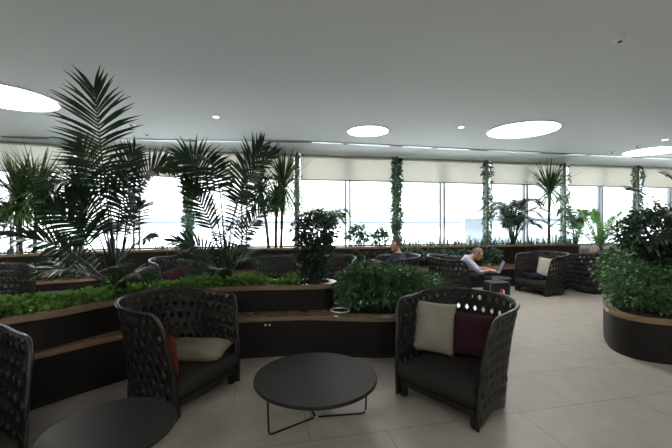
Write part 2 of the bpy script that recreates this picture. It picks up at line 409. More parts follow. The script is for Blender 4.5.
for px in (265.5, 269.7):
    q = at(px, 325, 3.775); bm = bmesh.new(); r = bmesh.ops.create_uvsphere(bm, u_segments=12, v_segments=8, radius=.011)
    for v in r['verts']: v.co += Vector((q.x, q.y-.005, q.z))
    tag(obj('knob', bm, M['porcelain'], pl, True), 'small pale knob', None)
pp = thing('planter', 'long dark two tier planter with oak ledges running below the windows', 'planter', (0, 0, 0))
plow = strip_poly([(-9.5, 3.3), (-8.0, 4.35), (-6.3, 5.35), (-5.35, 6.0), (-4.78, 6.38), (-3.96, 6.78), (-1.69, 7.0), (1, 7.5), (3.69, 8.05), (5.33, 8.3), (6.1, 8.5)], .75)
pup = strip_poly([(-9.8, 3.7), (-8.2, 4.75), (-6.9, 5.5), (-5.86, 6.12), (-4.94, 6.76), (-3.5, 7.35), (-1.67, 7.67), (.32, 8.02), (2.52, 8.50), (4.12, 8.82), (5.83, 9.12), (6.30, 9.2)], lambda s: .70, True, True)
two_tier(pp, plow, pup, .45, .93, .10)
rp = thing('planter', 'low round ended dark planter with a pale oak rim at the right', 'planter', (0, 0, 0))
_rp = [(3.34, 4.32), (3.23, 4.03), (3.30, 3.80), (3.55, 3.66), (3.95, 3.60), (4.4, 3.58), (5.2, 3.75), (6.0, 4.3), (6.2, 5.2), (5.6, 5.9), (4.8, 5.85), (4.15, 5.38), (3.65, 4.78)]
rpoly = []
for i in range(len(_rp)):
    p_ = [Vector(_rp[(i+k-1) % len(_rp)]) for k in range(4)]
    for k in range(5):
        t = k/5; a, b, c, d = p_
        q_ = .5*((2*b)+(c-a)*t+(2*a-5*b+4*c-d)*t*t+(3*b-a-3*c+d)*t**3); rpoly.append((q_.x, q_.y))
rpoly_z = .46
bm = bmesh.new(); prism(bm, rpoly, .0, rpoly_z-.045); obj('box_side', bm, M['panel'], rp)
bm = bmesh.new(); ring(bm, rpoly, .10, rpoly_z-.045, rpoly_z, .012); bmesh.ops.recalc_face_normals(bm, faces=bm.faces); obj('oak_rim', bm, M['oak'], rp)
bm = bmesh.new(); prism(bm, offset(rpoly, .08), rpoly_z-.05, rpoly_z-.02); obj('soil', bm, M['soil'], rp)

# ------------------------------------------------------------ armchair
def smooth01(t): t = max(0, min(1, t)); return t*t*(3-2*t)
def chair_plan(s, h):
    """s in 0..1 runs from the left front end around the back to the right front end; h in 0..1 is height"""
    w = .362+.085*h**2; back = .325+.05*h**1.6; fr = -.395+.075*smooth01((h-.32)/.62)
    r = .335
    # arc-length layout: side, corner, back, corner, side
    side = (back-r)-fr; arc = r*PI/2; bk = 2*(w-r); T = 2*side+2*arc+bk
    d = s*T
    if d < side: return Vector((w, fr+d))
    d -= side
    if d < arc: a = d/r; return Vector((w-r+r*math.cos(a), back-r+r*math.sin(a)))
    d -= arc
    if d < bk: return Vector((w-r-d, back))
    d -= bk
    if d < arc: a = PI/2+d/r; return Vector((-w+r+r*math.cos(a), back-r+r*math.sin(a)))
    d -= arc
    return Vector((-w, back-r-d))
def top_h(s):
    e = min(s, 1-s)
    t = .805+.045*smooth01((e-.10)/.3)
    if e < .06: t -= .10*(1-math.sqrt(max(0, 1-(1-e/.06)**2)))
    return t
def bot_h(s):
    e = min(s, 1-s)
    return .012+.05*math.sin(PI*min(1, e/.28))**2*(1 if e < .28 else 0)
def shell_pt(s, v):
    z = bot_h(s)+(top_h(s)-bot_h(s))*v
    p = chair_plan(s, z/.85)
    # the wings' front edges lean forward toward the floor and the top
    e = min(s, 1-s)
    return Vector((p.x, p.y, z))
def make_shell():
    bm = bmesh.new(); NU, NV = 24, 8
    cache = {}
    def V(i, j):                    # on a doubled grid
        k = (i, j)
        if k not in cache: cache[k] = bm.verts.new(relief(i/(2*NU), j/(2*NV), .007 if 0 < j < 2*NV else 0))
        return cache[k]
    def relief(a, b, d):
        p = shell_pt(a, b); q = shell_pt(min(1, a+.004), b)-shell_pt(max(0, a-.004), b); n = Vector((q.y, -q.x, 0)).normalized()
        return p+n*d
    for j in range(NV):
        off = 0 if j % 2 == 0 else 1
        i0 = 0
        cells = []
        if off: cells.append((0, 1))
        k = off
        while k+2 <= 2*NU: cells.append((k, k+2)); k += 2
        if off: cells.append((2*NU-1, 2*NU))
        for (a, b) in cells:
            y0, y1 = 2*j, 2*j+2
            if b-a == 1 or j == 0:
                if b-a == 1: lo = [V(a, y0), V(b, y0), V(b, y0+1), V(b, y1), V(a, y1), V(a, y0+1)]
                else: lo = [V(a, y0), V(a+1, y0), V(b, y0), V(b, y0+1), V(b, y1), V(a+1, y1), V(a, y1), V(a, y0+1)]
                try: bm.faces.new(lo)
                except ValueError: pass
                continue
            out = [(a, y0), (a+1, y0), (b, y0), (b, y0+1), (b, y1), (a+1, y1), (a, y1), (a, y0+1)]
            cs, cv = (a+1)/(2*NU), (y0+1)/(2*NV)
            inn = []; mid_ = []
            for q, (i, jj) in enumerate(out):
                f = .24 if q % 2 == 0 else .42
                fs = .8 if q % 2 == 0 else (.80 if q in (1, 5) else .80)
                mid_.append(bm.verts.new(relief(cs+(i/(2*NU)-cs)*f*1.55, cv+(jj/(2*NV)-cv)*f*1.55, .004)))
                inn.append(bm.verts.new(relief(cs+(i/(2*NU)-cs)*f, cv+(jj/(2*NV)-cv)*f*1.12, -.006)))
            for q in range(8):
                r = (q+1) % 8
                bm.faces.new((V(*out[q]), V(*out[r]), mid_[r], mid_[q])); bm.faces.new((mid_[q], mid_[r], inn[r], inn[q]))
    bmesh.ops.recalc_face_normals(bm, faces=bm.faces)
    # thickness
    res = bmesh.ops.solidify(bm, geom=list(bm.faces), thickness=.016)
    bmesh.ops.recalc_face_normals(bm, faces=bm.faces)
    return bm
def rounded_plan(w, yf, yb, rf, rb, n=7):
    pts = []
    for (cx_, cy_, r, a0) in ((w-rf, yf+rf, rf, -PI/2), (w-rb, yb-rb, rb, 0), (-w+rb, yb-rb, rb, PI/2), (-w+rf, yf+rf, rf, PI)):
        for k in range(n): a = a0+PI/2*k/(n-1); pts.append((cx_+r*math.cos(a), cy_+r*math.sin(a)))
    return pts
def cushion_bm(w, yf, yb, z0, z1, rf=.06, rb=.24, puff=.018):
    bm = bmesh.new(); layers = []
    H = z1-z0; e = .045
    for (d, z) in ((e, z0), (e*.3, z0+e*.3), (0, z0+e), (-.006, (z0+z1)/2), (0, z1-e), (e*.3, z1-e*.3), (e, z1), (.12, z1+puff*.6), (.22, z1+puff)):
        P = rounded_plan(w, yf, yb, rf, rb)
        if d >= 0: Q = rounded_plan(w-d, yf+d, yb-d, max(.02, rf-d), max(.03, rb-d))
        else: Q = rounded_plan(w-d, yf+d, yb-d, rf, rb)
        layers.append([bm.verts.new((p[0], p[1], z)) for p in Q])
    n = len(layers[0])
    for a, b in zip(layers, layers[1:]):
        for k in range(n): bm.faces.new((a[k], a[(k+1) % n], b[(k+1) % n], b[k]))
    bm.faces.new(layers[0][::-1]); bm.faces.new(layers[-1])
    return bm
def make_armchair():
    t = thing('armchair', 'x', 'armchair', (0, 0, 0), 0, 'woven openwork armchairs')
    obj('woven_shell', make_shell(), M['shell'], t, True)
    bm = bmesh.new(); path = [shell_pt(0, 0)]
    for k in range(1, 8): path.append(shell_pt(0, k/8))
    n = 48
    for k in range(n+1): path.append(shell_pt(k/n, 1))
    for k in range(7, -1, -1): path.append(shell_pt(1, k/8))
    P2 = []
    for p in path:
        if not P2 or (p-P2[-1]).length > .012: P2.append(p)
    tube(bm, P2, .015, 8); obj('shell_rim', bm, M['shell_rim'], t, True)
    obj('seat_cushion', cushion_bm(.358, -.425, .29, .15, .29), M['seat_fabric'], t, True)
    bm = bmesh.new(); prism(bm, rounded_plan(.355, -.40, .30, .05, .26), .105, .15); obj('seat_frame', bm, M['black_metal'], t)
    for sx in (-1, 1):
        bm = bmesh.new(); box(bm, (sx*.32, -.35, .06), (.05, .05, .12), bev=.006); obj('leg', bm, M['black_metal'], t)
    for sx in (-1, 1):
        bm = bmesh.new(); box(bm, (sx*.24, .24, .06), (.05, .05, .12), bev=.006); obj('leg', bm, M['black_metal'], t)
    return t
chair0 = make_armchair(); used = [False]
def chair(x, y, f, label):
    rz = math.atan2(f[1], f[0])+PI/2
    if not used[0]:
        used[0] = True; chair0.location = (x, y, 0); chair0.rotation_euler = (0, 0, rz); chair0['label'] = label; return chair0
    return dup(chair0, (x, y, 0), rz, label)
def chair_local(x, y, f, lp):
    rz = math.atan2(f[1], f[0])+PI/2; return Matrix.Translation((x, y, 0)) @ Matrix.Rotation(rz, 4, 'Z') @ Vector(lp)
def nrm(f): l = math.hypot(*f); return (f[0]/l, f[1]/l)
CH = {
 'right': (1.065, 3.02, nrm((-.75, -.66)), 'dark woven armchair at the right of the round table, with pale and maroon cushions'),
 'left': (-1.42, 3.10, nrm((.92, -.39)), 'dark woven armchair with a taupe cushion lying on its seat, left of the round table'),
 'edge': (-2.28, 1.84, nrm((.88, -.47)), 'dark woven armchair cut off by the left edge, beside the near low table'),
 'farleft': (-5.05, 5.15, nrm((.75, -.55)), 'far dark woven armchair at the left edge beyond the planter greenery'),
 'd': (-2.85, 6.28, nrm((.72, -.69)), 'far dark woven armchair holding a maroon cushion, seen between the two tall palms'),
 'e': (-1.04, 6.45, nrm((.25, -.95)), 'far dark woven armchair just left of the dense round bush'),
 'e2': (-.07, 6.62, nrm((-.2, -.95)), 'far dark woven armchair mostly behind the dense round bush, only its right rim seen'),
 'm1': (1.24, 6.95, nrm((-.95, -.25)), 'dark woven armchair in which the man in the blue grey sweater sits'),
 'b': (2.16, 6.75, nrm((.95, -.30)), 'dark woven armchair in which the man with the laptop sits'),
 'f': (4.42, 7.45, nrm((-.93, -.36)), 'far dark woven armchair with a cream cushion and a dark jacket'),
 'h': (5.52, 7.55, nrm((-.25, .97)), 'far dark woven armchair seen from behind with a grey head showing above it'),
}
for k, (x, y, f, lab) in CH.items(): chair(x, y, f, lab)
# ------------------------------------------------------------ cushions
def pillow(name, label, W, H, T, m, mtx, group=None, sag=0):
    bm = bmesh.new(); n = 14; top = {}; bot = {}
    for i in range(n+1):
        for j in range(n+1):
            u, v = -1+2*i/n, -1+2*j/n
            th = T/2*((1-u**4)*(1-v**4))**.55
            pinch = 1-.05*(1-abs(u)**2)*abs(v)**3
            pinch2 = 1-.05*(1-abs(v)**2)*abs(u)**3
            x, z = u*W/2*pinch2, v*H/2*pinch
            wr = .006*math.sin(5*u+3*v)*(1-u*u)*(1-v*v)+sag*(1-v)*(.5+.5*u)
            top[i, j] = bm.verts.new((x, -th+wr, z)); bot[i, j] = top[i, j] if i in (0, n) or j in (0, n) else bm.verts.new((x, th+wr, z))
    for i in range(n):
        for j in range(n):
            bm.faces.new((top[i, j], top[i+1, j], top[i+1, j+1], top[i, j+1]))
            f = [bot[i, j], bot[i, j+1], bot[i+1, j+1], bot[i+1, j]]
            try: bm.faces.new(f)
            except ValueError: pass
    bmesh.ops.recalc_face_normals(bm, faces=bm.faces)
    root = obj(name, bm, m, None, True); tag(root, label, 'cushion', group)
    root.matrix_world = mtx
    return root
def in_chair(key, lp, tilt=0, yaw=0, roll=0):
    x, y, f, _ = CH[key]; rz = math.atan2(f[1], f[0])+PI/2
    return Matrix.Translation((x, y, 0)) @ Matrix.Rotation(rz, 4, 'Z') @ Matrix.Translation(lp) @ Matrix.Rotation(yaw, 4, 'Z') @ Matrix.Rotation(tilt, 4, 'X') @ Matrix.Rotation(roll, 4, 'Y')
R_ = math.radians
pillow('cushion', 'upright pale grey beige linen cushion in the right near armchair', .37, .46, .13, M['beige_fabric'], in_chair('right', (-.25, .0, .535), R_(-17), R_(24), R_(2)))
pillow('cushion', 'upright dark maroon cushion beside the pale one in the right near armchair', .36, .38, .12, M['maroon_fabric'], in_chair('right', (.06, .12, .51), R_(-14), R_(12), R_(-2)))
pillow('cushion', 'taupe cushion lying on the seat of the near left armchair', .60, .36, .13, M['taupe_fabric'], in_chair('left', (.09, -.13, .362), R_(-86), R_(-66), R_(3)))
pillow('cushion', 'rust orange cushion squeezed against the near wing of the left armchair', .36, .34, .09, M['rust_fabric'], in_chair('left', (-.265, -.15, .47), R_(-8), R_(80), R_(0)))
pillow('cushion', 'maroon cushion in the far armchair between the two tall palms', .44, .36, .12, M['maroon_fabric'], in_chair('d', (-.02, .10, .48), R_(-28), R_(10), R_(-14)))
pillow('cushion', 'cream cushion upright in the far armchair beside a dark jacket', .40, .42, .12, M['cream_fabric'], in_chair('f', (.06, .04, .53), R_(-16), R_(25), R_(6)))
pillow('cushion', 'cream cushion cut off by the left edge in the far left armchair', .38, .40, .12, M['cream_fabric'], in_chair('farleft', (-.12, .10, .52), R_(-18), R_(10), R_(0)))
# dark jacket on the far seat
bm = bmesh.new()
r = bmesh.ops.create_icosphere(bm, subdivisions=4, radius=1)
for v in r['verts']:
    c = v.co; k = 1+.12*math.sin(7*c.x+2*c.y)+.10*math.sin(9*c.y+4*c.z)+.06*math.sin(17*c.x)
    v.co = Vector((c.x*.25*k, c.y*.16*k, max(-.03, c.z*.085*k)))
jk = obj('jacket', bm, M['navy_cloth'], None, True); jk.matrix_world = in_chair('f', (-.06, -.24, .34), 0, R_(10))
tag(jk, 'crumpled dark navy jacket on the far seat beside the cream cushion', 'jacket')

# ------------------------------------------------------------ tables
def table(x, y, D, h, label, angs=(216, 8, 112), group=None):
    t = thing('coffee_table', label, 'coffee table', (x, y, 0), 0, group)
    bm = bmesh.new(); R = D/2
    lathe(bm, [(R-.03, h-.030), (R-.006, h-.028), (R, h-.022), (R, h-.005), (R-.004, h), (R-.012, h-.001), (.02, h-.001)], 72)
    obj('tabletop', bm, M['table_top'], t)
    rr = R*.84; g = .008
    for a in angs:
        a = R_(a); d = Vector((math.cos(a), math.sin(a), 0)); bm = bmesh.new()
        pts = [d*rr*.05+Vector((0, 0, g)), d*(rr-.03)+Vector((0, 0, g)), d*(rr-.008)+Vector((0, 0, g+.006)), d*rr+Vector((0, 0, g+.03)), d*(rr+.01)+Vector((0, 0, h-.03))]
        tube(bm, pts, .007, 8); obj('leg', bm, M['black_metal'], t, True)
    return t
table(-.155, 2.68, .93, .33, 'large low round black coffee table between the two near armchairs')
table(-1.29, 2.0, .69, .33, 'low round black table at the lower left corner, partly out of frame', (-28, 92, 212))
table(-4.50, 5.42, .60, .38, 'far low round dark table beyond the greenery, right of its twin at left', (30, 150, 270))
table(-4.45, 4.72, .58, .38, 'far low round dark table touching the left edge beyond the greenery', (30, 150, 270))
table(3.42, 7.4, .52, .33, 'far small round table behind the laptop, left of the cream cushioned armchair', (30, 150, 270))

# ------------------------------------------------------------ small items
p = on(340, 311.5, .46)
bm = bmesh.new(); lathe(bm, [(.05, 0), (.055, .004), (.115, .012), (.118, .016), (.11, .017), (.06, .009), (.01, .008)], 40, (0, 0, 0))
o = obj('dish', bm, M['porcelain'], None, True); o.location = (p.x, p.y+.0, .4605); tag(o, 'round white dish on the lower oak ledge left of the green bush', 'dish')
q = on(488, 265.3, .45)
bm = bmesh.new(); lathe(bm, [(.04, 0), (.05, .004), (.11, .02), (.11, .024), (.05, .01), (.01, .008)], 30)
o = obj('dish', bm, M['porcelain'], None, True); o.location = (q.x, q.y+.08, .452); tag(o, 'small white dish on the far oak ledge beyond the laptop man', 'dish')
# suitcase
cs = thing('suitcase', 'black pilot case with a red and white sticker beside the laptop man', 'suitcase', (2.80, 6.12, 0), R_(8))
bm = bmesh.new(); box(bm, (0, 0, .255), (.38, .24, .43), bev=.03); obj('case_body', bm, M['case'], cs, True)
bm = bmesh.new(); tube(bm, [(-.18, -.115, .06), (-.18, -.122, .43), (-.15, -.122, .462), (.15, -.122, .462), (.18, -.122, .43), (.18, -.115, .06)], .007, 8); tag(obj('piping', bm, M['case_trim'], cs, True), 'grey piping along the case edges', None)
bm = bmesh.new(); tube(bm, [(-.08, 0, .465), (-.07, 0, .495), (.07, 0, .495), (.08, 0, .465)], .009, 8); obj('handle', bm, M['case_trim'], cs, True)
for sx in (-.16, .16):
    bm = bmesh.new(); tube(bm, [(sx-.015, .09, .025), (sx+.015, .09, .025)], .025, 14); obj('wheel', bm, M['black_metal'], cs)
    bm = bmesh.new(); box(bm, (sx, -.08, .02), (.03, .03, .04)); obj('foot', bm, M['black_metal'], cs)
bm = bmesh.new(); prism(bm, [(-.07, -.055), (.015, -.055), (.015, -.01), (.05, .06), (-.01, .06)], 0, .002)
for v in bm.verts: v.co = Vector((v.co.x+.02, -.1225-v.co.z, v.co.y+.29))
bmesh.ops.recalc_face_normals(bm, faces=bm.faces); st = obj('sticker', bm, M['red'], cs); tag(st, 'red sticker with a white mark', None)
bm = bmesh.new(); prism(bm, [(.02, -.04), (.055, -.055), (.065, .03), (.03, .06)], 0, .0025)
for v in bm.verts: v.co = Vector((v.co.x+.02, -.1228-v.co.z, v.co.y+.29))
bmesh.ops.recalc_face_normals(bm, faces=bm.faces); obj('mark', bm, M['white_ink'], st)

# ------------------------------------------------------------ people
def skin_mesh(chains, levels=2):
    """chains: list of lists of (key, co, radius); keys shared between chains join. First vertex is the root."""
    bm = bmesh.new(); ly = bm.verts.layers.skin.verify(); D = {}
    for ch in chains:
        prev = None
        for (k, co, r) in ch:
            if k not in D:
                v = bm.verts.new(co); rr = r if isinstance(r, tuple) else (r, r)
                v[ly].radius = rr; v[ly].use_root = (len(D) == 0); D[k] = v
            if prev is not None and prev is not D[k] and not any(D[k] in e.verts for e in prev.link_edges): bm.edges.new((prev, D[k]))
            prev = D[k]
    me = bpy.data.meshes.new('tmp'); bm.to_mesh(me); bm.free()
    o = bpy.data.objects.new('tmp', me); C.objects.link(o)
    o.modifiers.new('s', 'SKIN').use_smooth_shade = True
    sb = o.modifiers.new('u', 'SUBSURF'); sb.levels = levels; sb.render_levels = levels
    dg = bpy.context.evaluated_depsgraph_get(); dg.update()
    out = bmesh.new(); out.from_mesh(bpy.data.meshes.new_from_object(o.evaluated_get(dg)))
    bpy.data.objects.remove(o)
    return out
def ell(bm, c, r, R=None, u=16, v=10):
    q = bmesh.ops.create_uvsphere(bm, u_segments=u, v_segments=v, radius=1)['verts']
    for w in q: w.co = Vector(c)+(R @ Vector((w.co.x*r[0], w.co.y*r[1], w.co.z*r[2])) if R else Vector((w.co.x*r[0], w.co.y*r[1], w.co.z*r[2])))
def V3(*a): return Vector(a)
def person(label, loc, rz, J, top_m, hair_m, bald=False):
    """J: joints of a seated figure facing -Y"""
    root = thing('person', label, 'person', loc, rz)
    hip, chest, neck, head = [Vector(J[k]) for k in ('hip', 'chest', 'neck', 'head')]
    waist = (hip+chest)/2+V3(0, .02, 0)
    chains = [[('hip', hip, (.15, .12)), ('waist', waist, (.145, .115)), ('chest', chest, (.165, .12)), ('neckb', chest.lerp(neck, .75), (.075, .07)), ('neck', neck, .056), ('head', head+V3(0, .0, -.035), (.072, .078)), ('crown', head+V3(0, .005, .035), (.074, .082)), ('cap', head+V3(0, .01, .075), (.045, .05))]]
    cloth = [[('hip', hip, (.165, .135)), ('waist', waist, (.16, .13)), ('chest', chest, (.18, .135)), ('neckb', chest.lerp(neck, .70), (.085, .08))]]
    legs = []
    for s, S in ((-1, 'R'), (1, 'L')):
        sh = chest+V3(s*.165, 0, .05); el = Vector(J['elbow'+S]); wr = Vector(J['wrist'+S]); hd = Vector(J['hand'+S])
        chains.append([('chest', chest, .15), ('sh'+S, sh, .058), ('ua'+S, sh.lerp(el, .5), .048), ('el'+S, el, .040), ('wr'+S, wr, .027), ('palm'+S, wr.lerp(hd, .7), (.036, .020))])
        cloth.append([('chest', chest, .15), ('sh'+S, sh, .070), ('ua'+S, sh.lerp(el, .5), .058), ('el'+S, el, .050), ('fa'+S, el.lerp(wr, J.get('sleeve', .85)), .038)])
        kn = Vector(J['knee'+S]); an = Vector(J['ankle'+S]); h0 = hip+V3(s*.095, -.02, -.03)
        toe = Vector(J['toe'+S]) if 'toe'+S in J else an+V3(0, -.15, -.045)
        chains.append([('hip', hip, .14), ('h'+S, h0, .085), ('kn'+S, kn, .058), ('ca'+S, kn.lerp(an, .4), .055), ('an'+S, an, .037), ('toe'+S, toe, (.038, .028))])
        legs.append([('hip', hip, (.155, .12)), ('h'+S, h0, .098), ('kn'+S, kn, .073), ('ca'+S, kn.lerp(an, .4), .066), ('an'+S, kn.lerp(an, .93), .056)])
    body = skin_mesh(chains)
    # face: nose, ears and brow on the head; five bent fingers on each hand
    hR = Matrix.Rotation(J.get('nod', 0), 3, 'X') @ Matrix.Rotation(J.get('turn', 0), 3, 'Z')
    def hp(x, y, z): return head+hR @ V3(x, y, z)
    ell(body, hp(0, -.010, .005), (.078, .095, .110), hR, 20, 14)
    ell(body, hp(0, -.062, -.072), (.045, .038, .035), hR)
    ell(body, hp(0, -.108, -.015), (.014, .022, .026), hR)
    ell(body, hp(0, -.093, .03), (.05, .016, .010), hR)
    for s in (-1, 1): ell(body, hp(s*.080, .008, -.008), (.010, .020, .032), hR)
    for S, s in (('R', -1), ('L', 1)):
        wr = Vector(J['wrist'+S]); hd = Vector(J['hand'+S]); d = (hd-wr).normalized(); sd = d.cross(V3(0, 0, 1)).normalized(); up = sd.cross(d).normalized(); pm = wr+d*.085
        for q, (o_, L_) in enumerate(((-.027, .062), (-.009, .072), (.009, .068), (.027, .052))):
            b = wr+d*.07+sd*o_; tube(body, [b, b+d*(.03+L_*.35), b+d*(.03+L_*.75)-up*.014, b+d*(.03+L_*.95)-up*.034], [.0095, .009, .0085, .006], 8)
        tsd = -sd*s*J.get('thumb', 1)
        b = wr+d*.025+tsd*.02; tube(body, [b, b+d*.03+tsd*.028, b+d*.058+tsd*.036-up*.008, b+d*.075+tsd*.032-up*.016], [.012, .0115, .010, .007], 8)
    for f in body.faces: f.smooth = True
    b = obj('body', body, M['skin'], root, True)
    for s in (-1, 1):
        bm = bmesh.new(); ell(bm, hp(s*.032, -.094, .008), (.012, .008, .009), hR); obj('eye', bm, M['eye'], root, True)
    bm = bmesh.new(); ell(bm, hp(0, -.099, -.050), (.024, .010, .006), hR); obj('mouth', bm, M['rust_fabric'], root, True)
    # hair: a cap over the back and sides of the skull (crown left bare when balding)
    bm = bmesh.new(); r = bmesh.ops.create_uvsphere(bm, u_segments=28, v_segments=20, radius=1)['verts']
    kill = []
    for v in r:
        c = v.co.copy()
        front = c.y < -.30 and c.z < .62
        low = c.z < -.45 or (c.z < -.05 and c.y < .05)
        topb = bald and c.z > .55 and c.y < .45
        if front or low or topb: kill.append(v)
        v.co = hp(c.x*.086, c.y*.103-.006, c.z*.116+.008)
    bmesh.ops.delete(bm, geom=kill, context='VERTS')
    bmesh.ops.solidify(bm, geom=list(bm.faces), thickness=.006)
    obj('hair', bm, hair_m, root, True)
    obj('top', skin_mesh(cloth), top_m, root, True)
    obj('trousers', skin_mesh(legs), M['trousers'], root, True)
    for S in 'RL':
        an = Vector(J['ankle'+S]); bm = bmesh.new()
        ell(bm, an+V3(0, -.07, -.035), (.048, .14, .042), None); ell(bm, an+V3(0, .02, -.012), (.045, .06, .055), None)
        for v in bm.verts: v.co.z = max(v.co.z, an.z-.078)
        obj('shoe', bm, M['shoe'], root, True)
    return root
# man in blue grey sweater
x, y, f, _ = CH['m1']
person('person in a blue grey sweater sitting upright, turned left, one hand raised', (x, y, 0), math.atan2(f[1], f[0])+PI/2,
  dict(hip=(0, .06, .45), chest=(0, .02, .79), neck=(0, -.02, .925), head=(0, -.05, 1.03),
       elbowR=(-.27, -.12, .62), wristR=(-.20, -.36, .70), handR=(-.18, -.45, .74), elbowL=(.27, -.10, .60), wristL=(.17, -.33, .56), handL=(.13, -.42, .54),
       kneeR=(-.13, -.44, .47), kneeL=(.13, -.44, .47), ankleR=(-.13, -.50, .085), ankleL=(.13, -.50, .085)), M['sweater'], M['hair_brown'])
# man with the laptop
x, y, f, _ = CH['b']
mrz = math.atan2(-.33, .945)+PI/2
px_, py_ = 2.46, 6.78
person('person in a pale blue shirt bent forward over a laptop on the knees', (px_, py_, 0), mrz,
  dict(hip=(0, .06, .45), chest=(0, -.07, .735), neck=(0, -.17, .835), head=(0, -.25, .895), nod=R_(32),
       elbowR=(-.24, -.28, .57), wristR=(-.10, -.46, .59), handR=(-.06, -.55, .585), elbowL=(.24, -.28, .57), wristL=(.10, -.46, .59), handL=(.06, -.55, .585), sleeve=.45,
       kneeR=(-.12, -.46, .47), kneeL=(.12, -.46, .47), ankleR=(-.12, -.45, .085), ankleL=(.12, -.45, .085)), M['shirt'], M['hair_grey'])
lp = thing('laptop', 'open grey laptop on the knees of the man in the pale blue shirt', 'laptop', Matrix.Translation((px_, py_, 0)) @ Matrix.Rotation(mrz, 4, 'Z') @ Vector((0, -.50, .545)), mrz)
bm = bmesh.new(); box(bm, (0, -.02, .010), (.33, .23, .018), bev=.004); obj('keyboard_base', bm, M['laptop'], lp)
Rl = Matrix.Rotation(R_(22), 3, 'X')
bm = bmesh.new(); box(bm, (0, -.178, .118), (.33, .010, .22), Rl, bev=.003); sc_ = obj('lid', bm, M['laptop'], lp)
bm = bmesh.new(); box(bm, (0, -.171, .118), (.30, .004, .19), Rl); obj('screen', bm, M['screen'], sc_)
# man seen from behind
x, y, f, _ = CH['h']
person('person with short grey hair seen from behind over the far armchair', (x, y, 0), math.atan2(f[1], f[0])+PI/2,
  dict(hip=(0, .10, .44), chest=(0, .12, .68), neck=(0, .08, .79), head=(0, .07, .885),
       elbowR=(-.25, -.06, .55), wristR=(-.14, -.26, .56), handR=(-.09, -.34, .55), elbowL=(.25, -.06, .55), wristL=(.14, -.26, .56), handL=(.09, -.34, .55),
       kneeR=(-.12, -.44, .46), kneeL=(.12, -.44, .46), ankleR=(-.12, -.47, .085), ankleL=(.12, -.47, .085)), M['dark_sweater'], M['hair_white'])

# ------------------------------------------------------------ plants
rnd = random.Random(11)
def rv(): 
    while True:
        v = Vector((rnd.uniform(-1, 1), rnd.uniform(-1, 1), rnd.uniform(-1, 1)))
        if .1 < v.length < 1: return v
def leaf(bm, p, d, L, W, nrm_, fold=.25, droop=.0, seg=2):
    d = d.normalized(); s = d.cross(nrm_); s = s.normalized() if s.length > .05 else d.orthogonal().normalized(); n = s.cross(d).normalized()
    prev = None; prof = [.0, 1.0, .0] if seg == 2 else ([.5, 1, .75, .0] if seg == 3 else [.35, .9, 1, .7, .0])
    K = len(prof)-1; mids = []
    for k in range(K+1):
        t = k/K; c = p+d*L*t-Vector((0, 0, 1))*droop*L*t*t
        w = W/2*prof[k]
        mids.append((bm.verts.new(c-n*fold*w), w, c))
    prev = None
    for k, (mv, w, c) in enumerate(mids):
        if w > 1e-5: l, r = bm.verts.new(c+s*w), bm.verts.new(c-s*w)
        else: l = r = None
        if prev:
            pm, pl_, pr = prev
            for a, b in ((pl_, l), (pr, r)):
                vs = [v for v in (pm, a, b, mv) if v is not None]
                if len(vs) >= 3: bm.faces.new(vs)
        prev = (mv, l, r)
def strap(bm, p, d, L, W, droop, seg=5, side=None):
    d = d.normalized(); pos = p.copy(); prev = None
    s = side or d.cross(Vector((0, 0, 1)))
    if s.length < .05: s = Vector((1, 0, 0))
    s = s.normalized()
    for k in range(seg+1):
        t = k/seg; w = W/2*(.55+.9*t if t < .5 else 2.0*(1-t))*1.0
        w = max(w, .0008)
        a, b = bm.verts.new(pos+s*w), bm.verts.new(pos-s*w)
        if prev: bm.faces.new((prev[0], prev[1], b, a))
        prev = (a, b)
        d = (d-Vector((0, 0, 1))*droop/seg).normalized(); pos = pos+d*L/seg
def bez(a, b, c, t): return a*(1-t)**2+b*2*t*(1-t)+c*t*t
def frond(name, parent, P0, P1, P2, m, LL=.32, W=.028, n=26, start=.28, ang=50, up=None, droop=.45, lift=.25, org=Vector((0, 0, 0)), rr=.011, tipL=.45, seg=4):
    """feather leaf: a Bezier rachis with leaflets on both sides"""
    P0, P1, P2 = [Vector(p)-org for p in (P0, P1, P2)]
    bm = bmesh.new(); K = 14
    tube(bm, [bez(P0, P1, P2, k/K) for k in range(K+1)], [rr*(1-.8*k/K) for k in range(K+1)], 5)
    for i in range(n):
        t = start+(1-start)*(i+.5)/n; c = bez(P0, P1, P2, t); tg = (bez(P0, P1, P2, min(1, t+.02))-bez(P0, P1, P2, t-.02)).normalized()
        U = up if up is not None else Vector((0, 0, 1))
        U = Vector(U); s = tg.cross(U)
        if s.length < .12: s = tg.cross(Vector((.3, -1, .1)))
        s.normalize(); nn = s.cross(tg).normalized()
        x = (t-start)/(1-start); L = LL*((.72+.28*math.sin(PI*x)) if x < .5 else (tipL+(1-tipL)*math.cos(PI*(x-.5))))
        for sg in (-1, 1):
            a = R_((ang+16)*(1-.72*x**1.3)+rnd.uniform(-5, 5))
            d = tg*math.cos(a)+s*sg*math.sin(a)+nn*(lift+rnd.uniform(-.08, .08))
            dd = d.normalized(); sd = (tg-dd*tg.dot(dd)).normalized()
            sd = (sd+nn*rnd.uniform(-.25, .25)).normalized()
            strap(bm, c, dd, L*rnd.uniform(.9, 1.08), W, droop*rnd.uniform(.6, 1.3), seg, sd)
    return obj(name, bm, m, parent)
